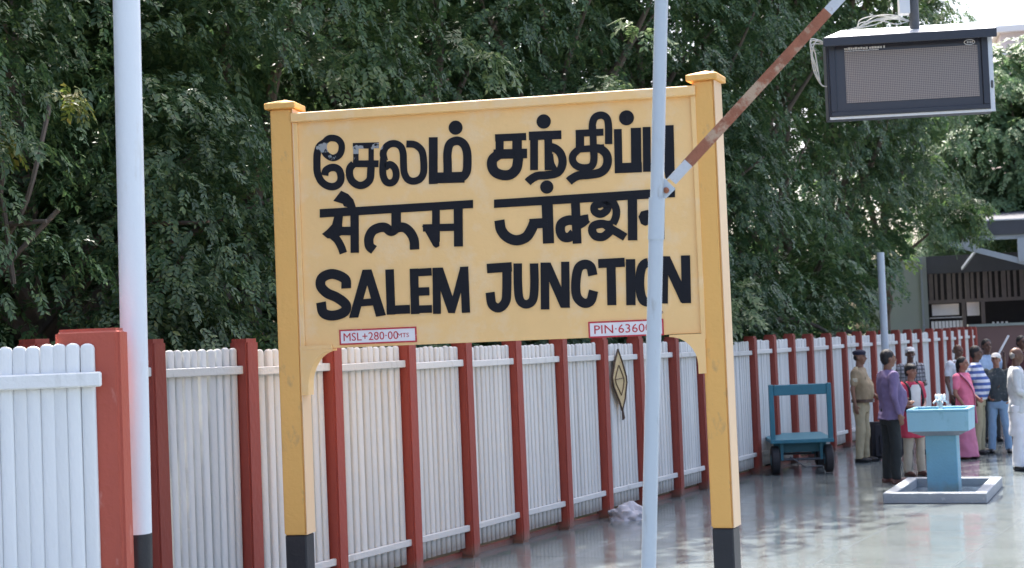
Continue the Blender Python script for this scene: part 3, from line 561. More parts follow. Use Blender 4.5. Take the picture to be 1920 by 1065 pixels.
tc = n.new('ShaderNodeTexCoord'); vm = n.new('ShaderNodeVectorMath'); vm.operation = 'MULTIPLY'; vm.inputs[1].default_value = (64, 64, 64); l.new(tc.outputs['Object'], vm.inputs[0])
fr = n.new('ShaderNodeVectorMath'); fr.operation = 'FRACTION'; l.new(vm.outputs[0], fr.inputs[0])
sb = n.new('ShaderNodeVectorMath'); sb.operation = 'SUBTRACT'; sb.inputs[1].default_value = (.5, .5, .5); l.new(fr.outputs[0], sb.inputs[0])
mz = n.new('ShaderNodeVectorMath'); mz.operation = 'MULTIPLY'; mz.inputs[1].default_value = (1, 0, 1); l.new(sb.outputs[0], mz.inputs[0])
le = n.new('ShaderNodeVectorMath'); le.operation = 'LENGTH'; l.new(mz.outputs[0], le.inputs[0])
mr = n.new('ShaderNodeMapRange'); mr.inputs[1].default_value = .40; mr.inputs[2].default_value = .48; l.new(le.outputs['Value'], mr.inputs[0])
mx = n.new('ShaderNodeMix'); mx.data_type = 'RGBA'; l.new(mr.outputs[0], mx.inputs[0]); mx.inputs[6].default_value = (.26, .225, .21, 1); mx.inputs[7].default_value = (.075, .07, .075, 1); l.new(mx.outputs[2], b.inputs['Base Color'])
MB().lim(-.555, .585, -.016, -.011, .125, .575).build('matrix_panel', mm, dsp)
# illegible small print above the panel, and a round emblem
pr = MB(); x = -.555; r2 = random.Random(4)
while x < -.20:
    wd = r2.uniform(.010, .022); pr.lim(x, x + wd, -.0125, -.0107, .596, .596 + r2.uniform(.016, .022)); x += wd + .004 + (.008 if r2.random() < .2 else 0)
x = -.555
while x < -.26: wd = r2.uniform(.006, .014); pr.lim(x, x + wd, -.0125, -.0107, .581, .589); x += wd + .003
pr.build('small_print', M['print'], dsp)
em = MB(); em.tube([(.52 + .045 * cos(a), -.012, .603 + .022 * sin(a)) for a in [2 * pi * k / 24 for k in range(25)]], .0035, 6)
for k, xx in enumerate((.50, .513, .527, .54)): em.lim(xx, xx + .008, -.0135, -.0107, .594, .612)
em.build('emblem', M['print'], dsp)
MB().lim(Wd / 2 - .040, Wd / 2 - .002, -.012, -.0006, .0105, Hd - .02).build('side_trim', M['hood'], dsp)
MB().lim(-Wd / 2 + .01, Wd / 2, -.012, -.0006, -.012, .010).build('bottom_trim', M['hood'], dsp)
MB().cap((Wd / 2 - .02, -.014, .2), .010, (Wd / 2 - .02, -.014, .25), .010, 8).build('latch', M['darksteel'], dsp)
# sloping rain hood
hd = MB(); hz = Hd + .004
v = [(-Wd / 2 - .03, -.11, hz), (Wd / 2 + .02, -.11, hz), (Wd / 2 + .0, Dp - .02, hz + .125), (-Wd / 2 + .17, Dp - .02, hz + .125)]
hd.add([(a_, b2, c_ - .014) for a_, b2, c_ in v] + v, [(3, 2, 1, 0), (4, 5, 6, 7), (0, 1, 5, 4), (1, 2, 6, 5), (2, 3, 7, 6), (3, 0, 4, 7)])
hd.build('hood', M['hood'], dsp)
MB().lim(-Wd / 2 - .03, Wd / 2 + .02, -.125, -.111, hz - .075, hz + .002).build('hood_lip', M['navy'], dsp, bevel=.003)
MB().tube([(.08, .12, Hd + .06), (.08, .12, Hd + 2.3)], .043, 16).build('hanger_pipe', M['darksteel'], dsp, smooth=True)
MB().lim(-.055, .035, .03, .15, Hd + .21, Hd + 2.3).build('hanger_bracket', M['hood'], dsp)
for k in range(7):
    r3 = random.Random(k); z0 = Hd + .13
    MB().tube(smooth_path([(.03, .1, z0 + .02), (-.1, .02 + r3.uniform(-.05, .05), z0 + r3.uniform(-.03, .07)), (-.26, .02, z0 + r3.uniform(-.01, .09)), (-.4, .05, z0 + r3.uniform(-.03, .05)), (-.46 + r3.uniform(-.05, .08), .1, z0 - .03)], 6), .005, 6).build('cable', M['wire'], dsp, smooth=True)
for k in range(4):
    r3 = random.Random(k + 20); x = -Wd / 2
    MB().tube(smooth_path([(x + .02, .05, Hd - .02), (x - .06 - r3.uniform(0, .06), .02, Hd + r3.uniform(-.03, .03)), (x - .09 - r3.uniform(0, .04), .02, Hd - .10), (x - .09 + r3.uniform(-.02, .02), .03, Hd - .26), (x - .05, .03, Hd - .38), (x + .01, .05, Hd - .40)], 6), .006, 6).build('cable', M['wire'], dsp, smooth=True)

# ------------------------------------------------------------------ luggage trolley
tr = thing('luggage_trolley', 'teal metal luggage trolley with an upright frame handle, parked by the fence', 'trolley', (4.13, 23.3, 0), R(-4))
for x in (-.43, .40): MB().lim(x - .035, x + .035, -.035, .035, .50, 1.31).build('upright', M['teal'], tr, bevel=.006)
MB().lim(-.394, .364, -.03, .02, 1.15, 1.305).build('handle_bar', M['teal'], tr, bevel=.008)
MB().lim(-.47, .44, -.06, 1.55, .455, .512).build('deck', M['teal'], tr, bevel=.006)
MB().lim(-.40, .37, .3, .36, .30, .454).build('axle_frame', M['teal'], tr, bevel=.005)
for y in (.12, 1.25):
    MB().tube([(-.42, y, .21), (.40, y, .21)], .018, 8).build('axle', M['darksteel'], tr)
    for x in (-.40, .37):
        wv = ob('wheel', MB().tube([(-.06, 0, 0), (-.045, 0, 0), (.045, 0, 0), (.06, 0, 0)], [.175, .205, .205, .175], 24).mesh('wheel', M['tyre'], smooth=True), tr, (x, y, .208))
        MB().tube([(-.064, 0, 0), (.064, 0, 0)], .08, 12).build('hub', M['teal'], wv)
    for x in (-.30, .27): MB().lim(x - .02, x + .02, y - .03, y + .03, .2, .454).build('wheel_bracket', M['teal'], tr)
MB().tube([(-.2, -.05, .26), (-.0, -.2, .12), (.25, -.05, .12)], .012, 8).build('tow_bar', M['darksteel'], tr)

# ------------------------------------------------------------------ drinking fountain
df = thing('drinking_fountain', 'blue pedestal drinking fountain with taps in a low grey tray', 'fountain', (5.19, 19.66, 0), R(-21.8))
wx, wy, t = .59, 1.02, .14
for (x0, x1, y0, y1) in ((-wx, wx, -wy, -wy + t), (-wx, wx, wy - t, wy), (-wx, -wx + t, -wy + t + .0005, wy - t - .0005), (wx - t, wx, -wy + t + .0005, wy - t - .0005)):
    MB().lim(x0, x1, y0, y1, 0, .125).build('tray_wall', M['tray'], df, bevel=.008)
MB().lim(-wx + t, wx - t, -wy + t, wy - t, .004, .02).build('tray_floor', M['traywet'], df)
MB().lim(-.185, .185, -.16, .16, .0205, .84).build('pedestal', M['basin'], df, bevel=.008)
bs = MB(); 
def frus(b, x0, y0, z0, x1, y1, z1):
    v = [(-x0, -y0, z0), (x0, -y0, z0), (x0, y0, z0), (-x0, y0, z0), (-x1, -y1, z1), (x1, -y1, z1), (x1, y1, z1), (-x1, y1, z1)]
    return b.add(v, [(3, 2, 1, 0), (4, 5, 6, 7), (0, 1, 5, 4), (1, 2, 6, 5), (2, 3, 7, 6), (3, 0, 4, 7)])
ub = frus(MB(), .22, .20, .735, .35, .355, .80); ub.build('basin_underside', M['tray'], df); frus(bs, .356, .362, .7995, .362, .37, 1.03); bs.build('basin', M['basin_side'], df)
for (x0, x1, y0, y1) in ((-.365, .365, -.375, -.32), (-.365, .365, .32, .375), (-.365, -.31, -.3195, .3195), (.31, .365, -.3195, .3195)):
    MB().lim(x0, x1, y0, y1, 1.0305, 1.065).build('rim', M['basin'], df, bevel=.006)
MB().tube([(0, 0, 1.03), (0, 0, 1.16)], .025, 10).build('riser_pipe', M['steel'], df, smooth=True)
for a in range(4):
    q = a * pi / 2 + .4; tp = MB().tube([(0, 0, 1.15), (.06 * cos(q), .06 * sin(q), 1.15), (.09 * cos(q), .09 * sin(q), 1.12)], .012, 8).build('tap', M['steel'], df, smooth=True)
    MB().cap((.05 * cos(q), .05 * sin(q), 1.16), .012, (.05 * cos(q), .05 * sin(q), 1.215), .017, 8).build('tap_handle', M['plate_white'], tp, smooth=True)

# ------------------------------------------------------------------ black travel bag
bg_ = thing('travel_bag', 'black travel bag standing on the platform between the officer and the man in purple', 'bag', (5.80, 25.3, 0), R(8))
MB().lim(-.27, .25, -.14, .14, .03, .60).build('body', M['bag'], bg_, bevel=.04, seg=3, smooth=True)
MB().tube(smooth_path([(-.1, -.02, .60), (-.09, -.02, .68), (.09, -.02, .68), (.1, -.02, .60)], 5), .012, 8).build('handle', M['bag'], bg_, smooth=True)
MB().lim(-.17, .17, -.165, -.141, .12, .40).build('front_pocket', M['bag'], bg_, bevel=.008)
for x in (-.16, .16): MB().tube([(x, -.1, .03), (x, .1, .03)], .03, 10).build('foot', M['tyre'], bg_)

# ------------------------------------------------------------------ people
SC2 = bpy.data.scenes.new('workbench'); VL2 = SC2.view_layers[0]
def remesh(mb, name, m, vox, parent, wr=0.0, wf=9, seed=0):
    me = mb.mesh(name); tmp = bpy.data.objects.new('tmp', me); SC2.collection.objects.link(tmp); md = tmp.modifiers.new('r', 'REMESH'); md.mode = 'VOXEL'; md.voxel_size = vox
    sm = tmp.modifiers.new('s', 'SMOOTH'); sm.factor = .6; sm.iterations = 3
    VL2.update(); me2 = bpy.data.meshes.new_from_object(tmp.evaluated_get(VL2.depsgraph)); bpy.data.objects.remove(tmp)
    me2.name = name
    if wr:
        N_ = [v.normal.copy() for v in me2.vertices]; C_ = [v.co.copy() for v in me2.vertices]; out_ = []
        for c, nr in zip(C_, N_):
            n_ = noise.noise(Vector((c.x * wf + seed, c.y * wf, c.z * wf * .55))) + .5 * noise.noise(Vector((c.x * wf * 2 + seed, c.y * wf * 2, c.z * wf * 1.6)))
            out_ += list(c + nr * n_ * wr)
        me2.vertices.foreach_set('co', out_); me2.update()
    me2.materials.clear(); me2.materials.append(m); me2.polygons.foreach_set('use_smooth', [True] * len(me2.polygons))
    return ob(name, me2, parent)

def hand(b, w_, d, palm_n, sd, curl=.5, s=1.0):
    """w_ wrist point, d direction of hand, palm_n normal, sd thumb side"""
    w_ = Vector(w_); d = Vector(d).normalized(); sdv = Vector(sd); sdv = (sdv - d * sdv.dot(d)).normalized(); pn = d.cross(sdv).normalized()
    if pn.dot(Vector(palm_n)) < 0: pn = -pn
    c = w_ + d * .045 * s
    rot = Matrix((sdv, pn, d)).transposed(); b.ell(c, (.040 * s, .017 * s, .055 * s), 12, 8, rot)
    for k, (o_, ln) in enumerate(((.028, .068), (.010, .078), (-.009, .072), (-.027, .056))):
        a = c + sdv * o_ * s + d * .040 * s; m1 = a + (d * (1 - curl * .25) + pn * curl * .6).normalized() * ln * .5 * s
        e = m1 + (d * (1 - curl * .9) + pn * curl).normalized() * ln * .5 * s
        b.cap(a, .0100 * s, m1, .0092 * s, 8); b.cap(m1, .0092 * s, e, .0075 * s, 8)
    a = w_ + sdv * .025 * s + d * .02 * s; m1 = a + (sdv * .8 + d * .7 + pn * .3).normalized() * .04 * s; b.cap(a, .0125 * s, m1, .011 * s, 8); b.cap(m1, .011 * s, m1 + (d + pn * .5).normalized() * .03 * s, .009 * s, 8)

def person(label, loc, rz, H=1.72, skin='skin', hair='hair', hairstyle='short', top='offwhite', sleeves='long', bottom='trouser_dark', legs='trousers',
           shoes='blackshoe', arms=None, belly=0.0, hem=.86, feet=None, head_turn=0, lean=0.0, wide=1.0, seed=0, female=False, head_tilt=0.0):
    s = H / 1.75; P = thing('person', label, 'person', loc, rz)
    V = lambda x, y, z: Vector((x * wide, y + lean * (z / 1.75) ** 1.5, z)) * s
    fe = .93 if female else 1.0
    sh = [V(sx * .185 * fe, .01, 1.42) for sx in (-1, 1)]
    if arms is None: arms = [((-.255, .03, 1.14), (-.265, -.06, .90)), ((.255, .03, 1.14), (.265, -.06, .90))]
    el = [V(*a[0]) for a in arms]; wr = [V(*a[1]) for a in arms]
    if feet is None: feet = [(-.11, 0.02), (.11, -.02)]
    hp = [V(sx * .09, 0, .93) for sx in (-1, 1)]; an = [V(f[0], f[1] + .02, .075) for f in feet]
    kn = [(hp[i] + an[i]) / 2 + Vector((0, -.025 * s, .0)) for i in (0, 1)]
    # ---- body: one surface
    b = MB(); hc = V(0, -.02, 1.635); Rh = Matrix.Rotation(head_turn, 3, 'Z') @ Matrix.Rotation(head_tilt, 3, 'X')
    hd_ = lambda x, y, z: hc + Rh @ (Vector((x, y, z)) * s)
    b.ell(hd_(0, .008, .025), (.074 * s, .092 * s, .092 * s), 20, 14, Rh); b.ell(hd_(0, -.018, -.035), (.058 * s, .068 * s, .080 * s), 18, 12, Rh)
    b.ell(hd_(0, -.045, -.085), (.032 * s, .030 * s, .026 * s), 12, 8, Rh)
    b.cap(hd_(0, -.084, .012), .010 * s, hd_(0, -.103, -.022), .0155 * s, 8); b.ell(hd_(0, -.076, -.056), (.026 * s, .014 * s, .010 * s), 10, 6, Rh)
    for sx in (-1, 1):
        b.ell(hd_(sx * .076, .012, -.008), (.010 * s, .020 * s, .031 * s), 10, 8, Rh); b.ell(hd_(sx * .030, -.074, .026), (.022 * s, .012 * s, .010 * s), 10, 6, Rh)
        b.ell(hd_(sx * .04, -.055, -.025), (.022 * s, .022 * s, .022 * s), 10, 6, Rh)
    b.cap(V(0, .012, 1.38), .060 * s, hc + Vector((0, .012, -.05)) * s, .052 * s)
    b.loft([(z * s, rx * s * wide, ry * s, 0, (cy + lean * (z / 1.75) ** 1.5) * s) for z, rx, ry, cy in ((.86, .14, .095, 0), (.95, .155, .10, 0), (1.08, .13, .09, 0), (1.25, .155, .10, 0), (1.38, .165, .085, .01), (1.45, .09, .06, .012))], 16)
    for i in (0, 1):
        b.cap(sh[i], .050 * s, el[i], .038 * s); b.cap(el[i], .037 * s, wr[i], .025 * s)
        dh = (wr[i] - el[i]).normalized(); inward = Vector((1 if i == 0 else -1, 0, 0)); hand(b, wr[i], dh, inward + Vector((0, .2, 0)), Vector((0, -1, 0)) + Vector((0, 0, .6)) * abs(dh.y), .55, s)
        b.cap(hp[i], .080 * s, kn[i], .055 * s); b.cap(kn[i], .053 * s, an[i], .036 * s); b.ell(an[i] + Vector((0, -.06, -.035)) * s, (.040 * s, .11 * s, .030 * s), 12, 8)
    remesh(b, 'body', M[skin], .0105, P)
    for sx in (-1, 1):
        MB().ell(hd_(sx * .031, -.083, .012), (.012 * s, .008 * s, .0065 * s), 8, 6, Rh).build('eye', M['eye'], P, smooth=True)
        if hair != 'hair_grey': MB().tube([hd_(sx * .014, -.092, .030), hd_(sx * .034, -.088, .036), hd_(sx * .052, -.070, .030)], .0045 * s, 6).build('eyebrow', M['hair'], P)
    MB().ell(hd_(0, -.0885, -.056), (.022 * s, .006 * s, .006 * s), 10, 6, Rh).build('mouth', M['lip'], P, smooth=True)
    # ---- hair
    hb = MB()
    if hairstyle in ('short', 'tied', 'fringe'):
        hb.ell(hd_(0, .048, -.005), (.079 * s, .058 * s, .078 * s), 16, 10, Rh)
        hb.ell(hd_(0, .022, .045), (.083 * s, .093 * s, .088 * s), 24, 16, Rh)
        if hairstyle == 'tied': hb.ell(hd_(0, .10, -.02), (.045 * s, .04 * s, .06 * s), 14, 10, Rh); hb.ell(hd_(0, .05, .0), (.08 * s, .06 * s, .075 * s), 14, 10, Rh); hb.cap(hd_(0, .11, -.06), .03 * s, hd_(0, .10, -.28), .018 * s)
        if hairstyle == 'fringe': hb.ell(hd_(0, -.01, .07), (.082 * s, .088 * s, .052 * s), 16, 10, Rh); hb.ell(hd_(0, .045, -.01), (.083 * s, .06 * s, .07 * s), 14, 10, Rh)
    elif hairstyle == 'balding':
        for sx in (-1, 1): hb.ell(hd_(sx * .055, .045, .005), (.024 * s, .045 * s, .040 * s), 14, 10, Rh)
        hb.ell(hd_(0, .060, .012), (.066 * s, .044 * s, .060 * s), 14, 10, Rh)
    elif hairstyle in ('beret', 'cap'):
        hb.ell(hd_(0, .05, .0), (.074 * s, .055 * s, .055 * s), 16, 10, Rh)
    h_ = remesh(hb, 'hair', M[hair], .010, P, .004, 40, seed)
    if hairstyle == 'beret':
        q = MB().ell(hd_(.008, .012, .078), (.098 * s, .108 * s, .048 * s), 24, 12, Rh); q.loft([((hc.z + z * s), .082 * s, .098 * s, hc.x, hc.y + .01 * s) for z in (.042, .075)], 24); q.build('beret', M['beret'], P, smooth=True)
    if hairstyle == 'cap':
        q = MB().ell(hd_(0, .012, .055), (.086 * s, .10 * s, .068 * s), 24, 12, Rh); q.build('cap', M['offwhite'], P, smooth=True)
        MB().ell(hd_(0, -.10, .055), (.062 * s, .06 * s, .008 * s), 16, 8, Rh).build('cap_peak', M['offwhite'], P, smooth=True)
    # ---- top
    tb = MB(); rings = []
    for z, rx, ry, cy in ((hem, .190, .135, 0), (.95, .188, .132, -belly * .5), (1.08, .172, .120, -belly), (1.20, .178, .122, -belly * .7), (1.32, .195, .120, 0), (1.405, .175, .098, .01), (1.455, .105, .075, .012), (1.485, .068, .064, .012)):
        if z < hem - .001: continue
        rx *= (.92 if female else 1); rings.append((z * s, rx * s * wide * (1 + belly * .5), (ry + (belly if 1.0 < z < 1.25 else belly * .3)) * s, 0, (cy + lean * (z / 1.75) ** 1.5) * s))
    if hem < .80: rings = [(hem * s, .215 * s, .165 * s, 0, 0), (.80 * s, .20 * s, .145 * s, 0, 0)] + [r for r in rings if r[0] > .9 * s]
    tb.loft(rings, 24, 2.3)
    for i in (0, 1):
        shp = sh[i] * 1.0; tb.cap(shp + Vector((0, 0, -.005)), .069 * s, shp * .35 + el[i] * .65, .056 * s)
        if sleeves == 'long':
            tb.cap(shp * .35 + el[i] * .65, .056 * s, el[i], .050 * s); tb.tube([el[i], el[i] * .5 + wr[i] * .5, el[i] * .06 + wr[i] * .94], [.050 * s, .044 * s, .036 * s], 12)
    remesh(tb, 'shirt' if not female else 'blouse', M[top], .012, P, .014, 11, seed)
    # ---- bottom
    bb = MB()
    if legs == 'trousers':
        bb.loft([(z * s, rx * s * wide, ry * s, 0, 0) for z, rx, ry in ((.78, .165, .115), (.86, .178, .125), (.98, .168, .115), (1.02, .160, .108))], 22, 2.2)
        for i in (0, 1): bb.tube([hp[i] + Vector((0, 0, -.02)), hp[i] * .6 + kn[i] * .4, kn[i], kn[i] * .4 + an[i] * .6, an[i] + Vector((0, -.01, -.02)) * s], [.095 * s, .090 * s, .074 * s, .066 * s, .062 * s], 16)
        remesh(bb, 'trousers', M[bottom], .012, P, .011, 10, seed + 3)
    elif legs == 'skirt':
        bb.loft([(z * s, rx * s, ry * s, 0, 0) for z, rx, ry in ((.035, .24, .20), (.3, .215, .175), (.6, .20, .155), (.85, .185, .135), (1.0, .155, .11))], 36, 2.2)
        remesh(bb, 'skirt', M[bottom], .012, P, .020, 7, seed + 3)
    elif legs == 'dhoti':
        bb.loft([(z * s, rx * s, ry * s, 0, 0) for z, rx, ry in ((.50, .19, .145), (.85, .182, .13), (1.0, .162, .11))], 22, 2.2)
        for i in (0, 1): bb.tube([hp[i], kn[i], an[i] + Vector((0, 0, -.01))], [.105 * s, .098 * s, .085 * s], 16)
        remesh(bb, 'dhoti', M[bottom], .012, P, .016, 7, seed + 3)
    for i in (0, 1):
        a = an[i]; q = MB(); q.ell((a.x, a.y - .065 * s, .040 * s), (.050 * s, .145 * s, .040 * s), 18, 10); q.lim(a.x - .040 * s, a.x + .040 * s, a.y - .16 * s, a.y + .06 * s, 0, .022 * s)
        remesh(q, 'shoe', M[shoes], .009, P)
    P['_h'] = s
    return P, s, V, hc, wr
def clean(P):
    if '_h' in P: del P['_h']

# 1 police officer
P, s, V, hc, wr = person('police officer in khaki uniform and dark beret standing by the fence', (5.37, 25.05, 0), R(62), 1.74, 'skin', hairstyle='beret', top='khaki', sleeves='short', bottom='khaki2', shoes='blackshoe', belly=.05, hem=.95,
    arms=[((-.25, .05, 1.14), (-.24, .02, .90)), ((.25, .00, 1.15), (.17, -.20, 1.02))], seed=1, wide=1.02)
MB().loft([(z * s, .196 * s * 1.04, .172 * s, 0, -.03 * s) for z in (.935, .985)], 28, 2.3).build('belt', M['leather'], P, smooth=True)
MB().lim(-.025 * s, .025 * s, -.212 * s, -.200 * s, .935 * s, .985 * s).build('belt_buckle', M['steel'], P)
MB().box(V(-.262, .0, 1.29), (.02, .07, .06)).build('arm_badge', M['badge'], P, bevel=.004)
for sx in (-1, 1): MB().box(V(sx * .15, .01, 1.475), (.10, .05, .015), ry=sx * .35).build('shoulder_strap', M['khaki2'], P, bevel=.003)
MB().box(V(-.08, -.125, 1.28), (.10, .012, .10)).build('pocket', M['khaki'], P, bevel=.003)
clean(P)
# 2 man in purple
P, s, V, hc, wr = person('stout man in purple long sleeved shirt and black trousers beside the drinking fountain', (4.98, 21.46, 0), R(100), 1.77, 'skin', top='purple', bottom='trouser_dark', shoes='brownshoe', belly=.055, hem=.84,
    arms=[((-.26, .05, 1.14), (-.25, -.02, .90)), ((.25, -.02, 1.14), (.14, -.26, 1.06))], seed=2, wide=1.08, feet=[(-.13, .0), (.10, .02)]); clean(P)
# 3 checked shirt, shoulder bag, pale cap
P, s, V, hc, wr = person('man in grey checked shirt and pale cap with a dark strap over his shoulder', (6.55, 26.6, 0), R(12), 1.74, 'skin2', hairstyle='cap', top='check', bottom='trouser_dark', seed=3,
    arms=[((-.25, .03, 1.14), (-.20, -.18, 1.10)), ((.25, .02, 1.14), (.12, -.24, 1.14))], head_turn=R(-20))
MB().tube(smooth_path([V(.17, .10, 1.25), V(.13, .02, 1.495), V(.06, -.115, 1.34), V(-.06, -.15, 1.15), V(-.19, -.08, .98)], 5), .02, 8, flat=.4).build('shoulder_strap', M['bag'], P, smooth=True)
MB().ell((0, 0, 0), (.03, .012, .012)).build('moustache', M['hair_grey'], P, loc=hc + Vector((0, -.092, -.045))); clean(P)
# 4 girl in red
P, s, V, hc, wr = person('young woman in red kurta over a white shirt with a backpack, hands held together', (5.50, 22.35, 0), R(20), 1.55, 'skin3', hairstyle='fringe', top='redvest', sleeves='short', bottom='beige', shoes='brownshoe', seed=4, hem=.60, female=True,
    arms=[((-.23, .0, 1.14), (-.03, -.24, 1.06)), ((.23, .0, 1.14), (.05, -.25, 1.06))], head_turn=R(18))
MB().loft([(z * s, rx * s, .022 * s, 0, -.118 * s) for z, rx in ((1.02, .075), (1.2, .09), (1.36, .10), (1.43, .06))], 16).build('shirt_front', M['offwhite'], P, smooth=True)
for sx in (-1, 1): MB().tube(smooth_path([V(sx * .10, .10, 1.20), V(sx * .11, .06, 1.46), V(sx * .105, -.09, 1.40), V(sx * .12, -.135, 1.2), V(sx * .15, -.05, 1.02)], 5), .016, 8).build('backpack_strap', M['bag'], P, smooth=True)
MB().box(V(0, .20, 1.22), (.28, .15, .40)).build('backpack', M['bag'], P, bevel=.05, seg=3, smooth=True); clean(P)
# 5 pink woman
P, s, V, hc, wr = person('woman in pink blouse and long dusty pink skirt, hair tied back with a white flower', (6.93, 24.88, 0), R(48), 1.57, 'skin3', hairstyle='tied', top='pink', sleeves='short', bottom='pinksari', legs='skirt', seed=5, hem=.84, female=True, wide=1.08, shoes='brownshoe',
    arms=[((-.25, .02, 1.14), (-.22, -.12, .92)), ((.24, .0, 1.14), (.12, -.22, 1.02))], belly=.03)
MB().ell(hc + Vector((-.03, .12, .04)), (.03, .02, .03)).build('flower', M['white_cloth'], P, smooth=True)
MB().tube(smooth_path([V(-.14, -.03, 1.47), V(-.08, -.145, 1.32), V(.04, -.165, 1.12), V(.17, -.10, .92), V(.18, -.12, .6)], 6), [.045] * 25, 10, flat=.35).build('scarf', M['pinksari'], P, smooth=True); clean(P)
# 6 balding man behind
P, s, V, hc, wr = person('grey haired man in white shirt, mostly hidden behind the woman in pink', (7.62, 27.6, 0), R(30), 1.74, 'skin2', 'hair_grey', 'balding', top='white_cloth', sleeves='short', bottom='trouser_dark', seed=6); clean(P)
# 7 striped jersey
P, s, V, hc, wr = person('man in blue and white striped jersey and khaki trousers', (7.38, 25.7, 0), R(65), 1.72, 'skin2', hairstyle='short', top='stripes', sleeves='short', bottom='khaki2', seed=7, belly=.05, hem=.88,
    arms=[((-.25, .06, 1.14), (-.23, .02, .92)), ((.25, -.02, 1.15), (.16, -.22, 1.10))]); clean(P)
# 8 light blue shirt, raised stick
P, s, V, hc, wr = person('dark haired man in light blue shirt holding up a pale rolled paper', (8.33, 28.3, 0), R(10), 1.80, 'skin2', hairstyle='short', top='lightblue', sleeves='short', bottom='trouser_dark', seed=8,
    arms=[((-.25, .03, 1.14), (-.25, -.08, .92)), ((.27, -.08, 1.20), (.20, -.22, 1.45))]); clean(P)
tag(MB().tube([(8.40, 28.03, 1.45), (8.64, 28.00, 1.86)], .018, 10).build('rolled_paper', M['white_cloth'], smooth=True), 'pale rolled paper held up by the man in light blue', 'paper')
# 9 jeans
P, s, V, hc, wr = person('person in dark printed top, pale jeans and light cap, hands at the hips', (7.72, 25.75, 0), R(-15), 1.60, 'skin3', hairstyle='cap', top='darkprint', sleeves='short', bottom='jeans', seed=9, hem=.90,
    arms=[((-.30, .05, 1.16), (-.17, -.10, 1.00)), ((.27, .03, 1.14), (.20, -.12, .96))], feet=[(-.14, 0), (.15, .0)], head_turn=R(-15)); clean(P)
# 10 white shirt right edge
P, s, V, hc, wr = person('grey haired man in pale shirt and white dhoti at the right edge, hands clasped', (7.03, 22.53, 0), R(75), 1.72, 'skin2', 'hair_grey', 'balding', top='greyshirt', bottom='white_cloth', legs='dhoti', shoes='blackshoe', seed=10, belly=.03, hem=.82,
    arms=[((-.25, .0, 1.14), (-.13, -.24, .99)), ((.25, .0, 1.14), (.05, -.26, .99))]); clean(P)
# 11 dark head at the right edge
P, s, V, hc, wr = person('tall dark haired man in maroon shirt behind the man in the white dhoti', (9.45, 29.9, 0), R(20), 1.82, 'skin2', hairstyle='short', top='maroon', bottom='trouser_dark', seed=11); clean(P)

# ------------------------------------------------------------------ station building beyond the fence
bd = thing('station_building', 'low grey station building with dark canopy roof, white truss and slatted windows beyond the fence', 'building', (13.45, 45.0, -.28), R(-14))
def part(name, m, x0, x1, y0, y1, z0, z1, par=None, bev=0): return MB().lim(x0, x1, y0, y1, z0, z1).build(name, M[m], par or bd, bevel=bev)
part('wall', 'cement', -3.4, -1.72, 0, 8, 0, 4.35)
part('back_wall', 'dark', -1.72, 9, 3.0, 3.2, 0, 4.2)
part('lower_wall', 'brownwall', -1.718, 9, 0.02, .25, 0, 2.12)
part('sill', 'cement', -1.716, 9, -.05, .26, 2.121, 2.17)
part('lintel', 'darkroof', -1.718, 9, .03, .24, 3.85, 4.35)
part('transom', 'slat', -1.718, 1.0, .04, .22, 3.0, 3.10)
for k in range(17):
    x = -1.68 + k * .165; MB().lim(x, x + (.075 if k % 3 else .12), .06, .16, 3.101, 3.849).build('shutter_slat', M['slat'], bd)
part('mullion', 'slat', -.80, -.70, .03, .2, 2.171, 2.999); part('mullion', 'slat', -.28, -.18, .03, .2, 2.171, 2.999); part('column', 'cement', 1.005, 1.20, -.06, .24, 2.171, 3.849)
part('railing', 'steel', -1.7, -.81, .08, .1, 2.58, 2.61); part('railing', 'steel', -.17, 1.0, .08, .1, 2.33, 2.36)
part('notice_board', 'plate_white', -1.62, -.88, .30, .33, 2.66, 2.98); part('notice_board', 'plate_white', -.66, -.32, .30, .33, 2.62, 3.0)
for k in range(9): part('white_panel', 'plate_white', -1.66 + k * .098, -1.58 + k * .098, .12, .15, 2.25, 2.50)
for k in range(4): part('white_panel', 'offwhite', .0 + k * .12, .06 + k * .12, .12, .15, 2.2, 2.42)
part('pipe', 'tray', -1.9, -1.84, -.12, -.04, 2.2, 4.3)
# roof: sloping sheet canopy, fascia, truss
rf = MB(); 
rf.add([(-.7, -1.7, 5.10), (9, -1.7, 4.95), (9, 8, 6.2), (-.7, 8, 6.2), (-.7, -1.7, 5.16), (9, -1.7, 5.01), (9, 8, 6.27), (-.7, 8, 6.27)], [(3, 2, 1, 0), (4, 5, 6, 7), (0, 1, 5, 4), (1, 2, 6, 5), (2, 3, 7, 6), (3, 0, 4, 7)])
rfo = rf.build('roof', M['darkroof'], bd)
fa = MB(); fa.add([(-.7, -1.75, 4.78), (9, -1.75, 4.63), (9, -1.705, 4.63), (-.7, -1.705, 4.78), (-.7, -1.75, 5.16), (9, -1.75, 5.01), (9, -1.705, 5.01), (-.7, -1.705, 5.16)], [(3, 2, 1, 0), (4, 5, 6, 7), (0, 1, 5, 4), (1, 2, 6, 5), (2, 3, 7, 6), (3, 0, 4, 7)])
fa.build('fascia', M['darkroof'], rfo); MB().tube([(-.72, -1.76, 5.18), (9, -1.76, 5.03)], .025, 6).build('gutter_edge', M['bluegrey'], rfo)
def beam(p, q_, w_, h_, m='bluegrey', nm='truss_member'):
    p, q_ = Vector(p), Vector(q_); d_ = q_ - p; L = d_.length; c = (p + q_) / 2; a = atan2(d_.z, math.hypot(d_.x, d_.y)) ; z = atan2(d_.y, d_.x)
    MB().box((0, 0, 0), (L, w_, h_)).build(nm, M[m], bd, loc=c).rotation_euler = (0, -a, z)
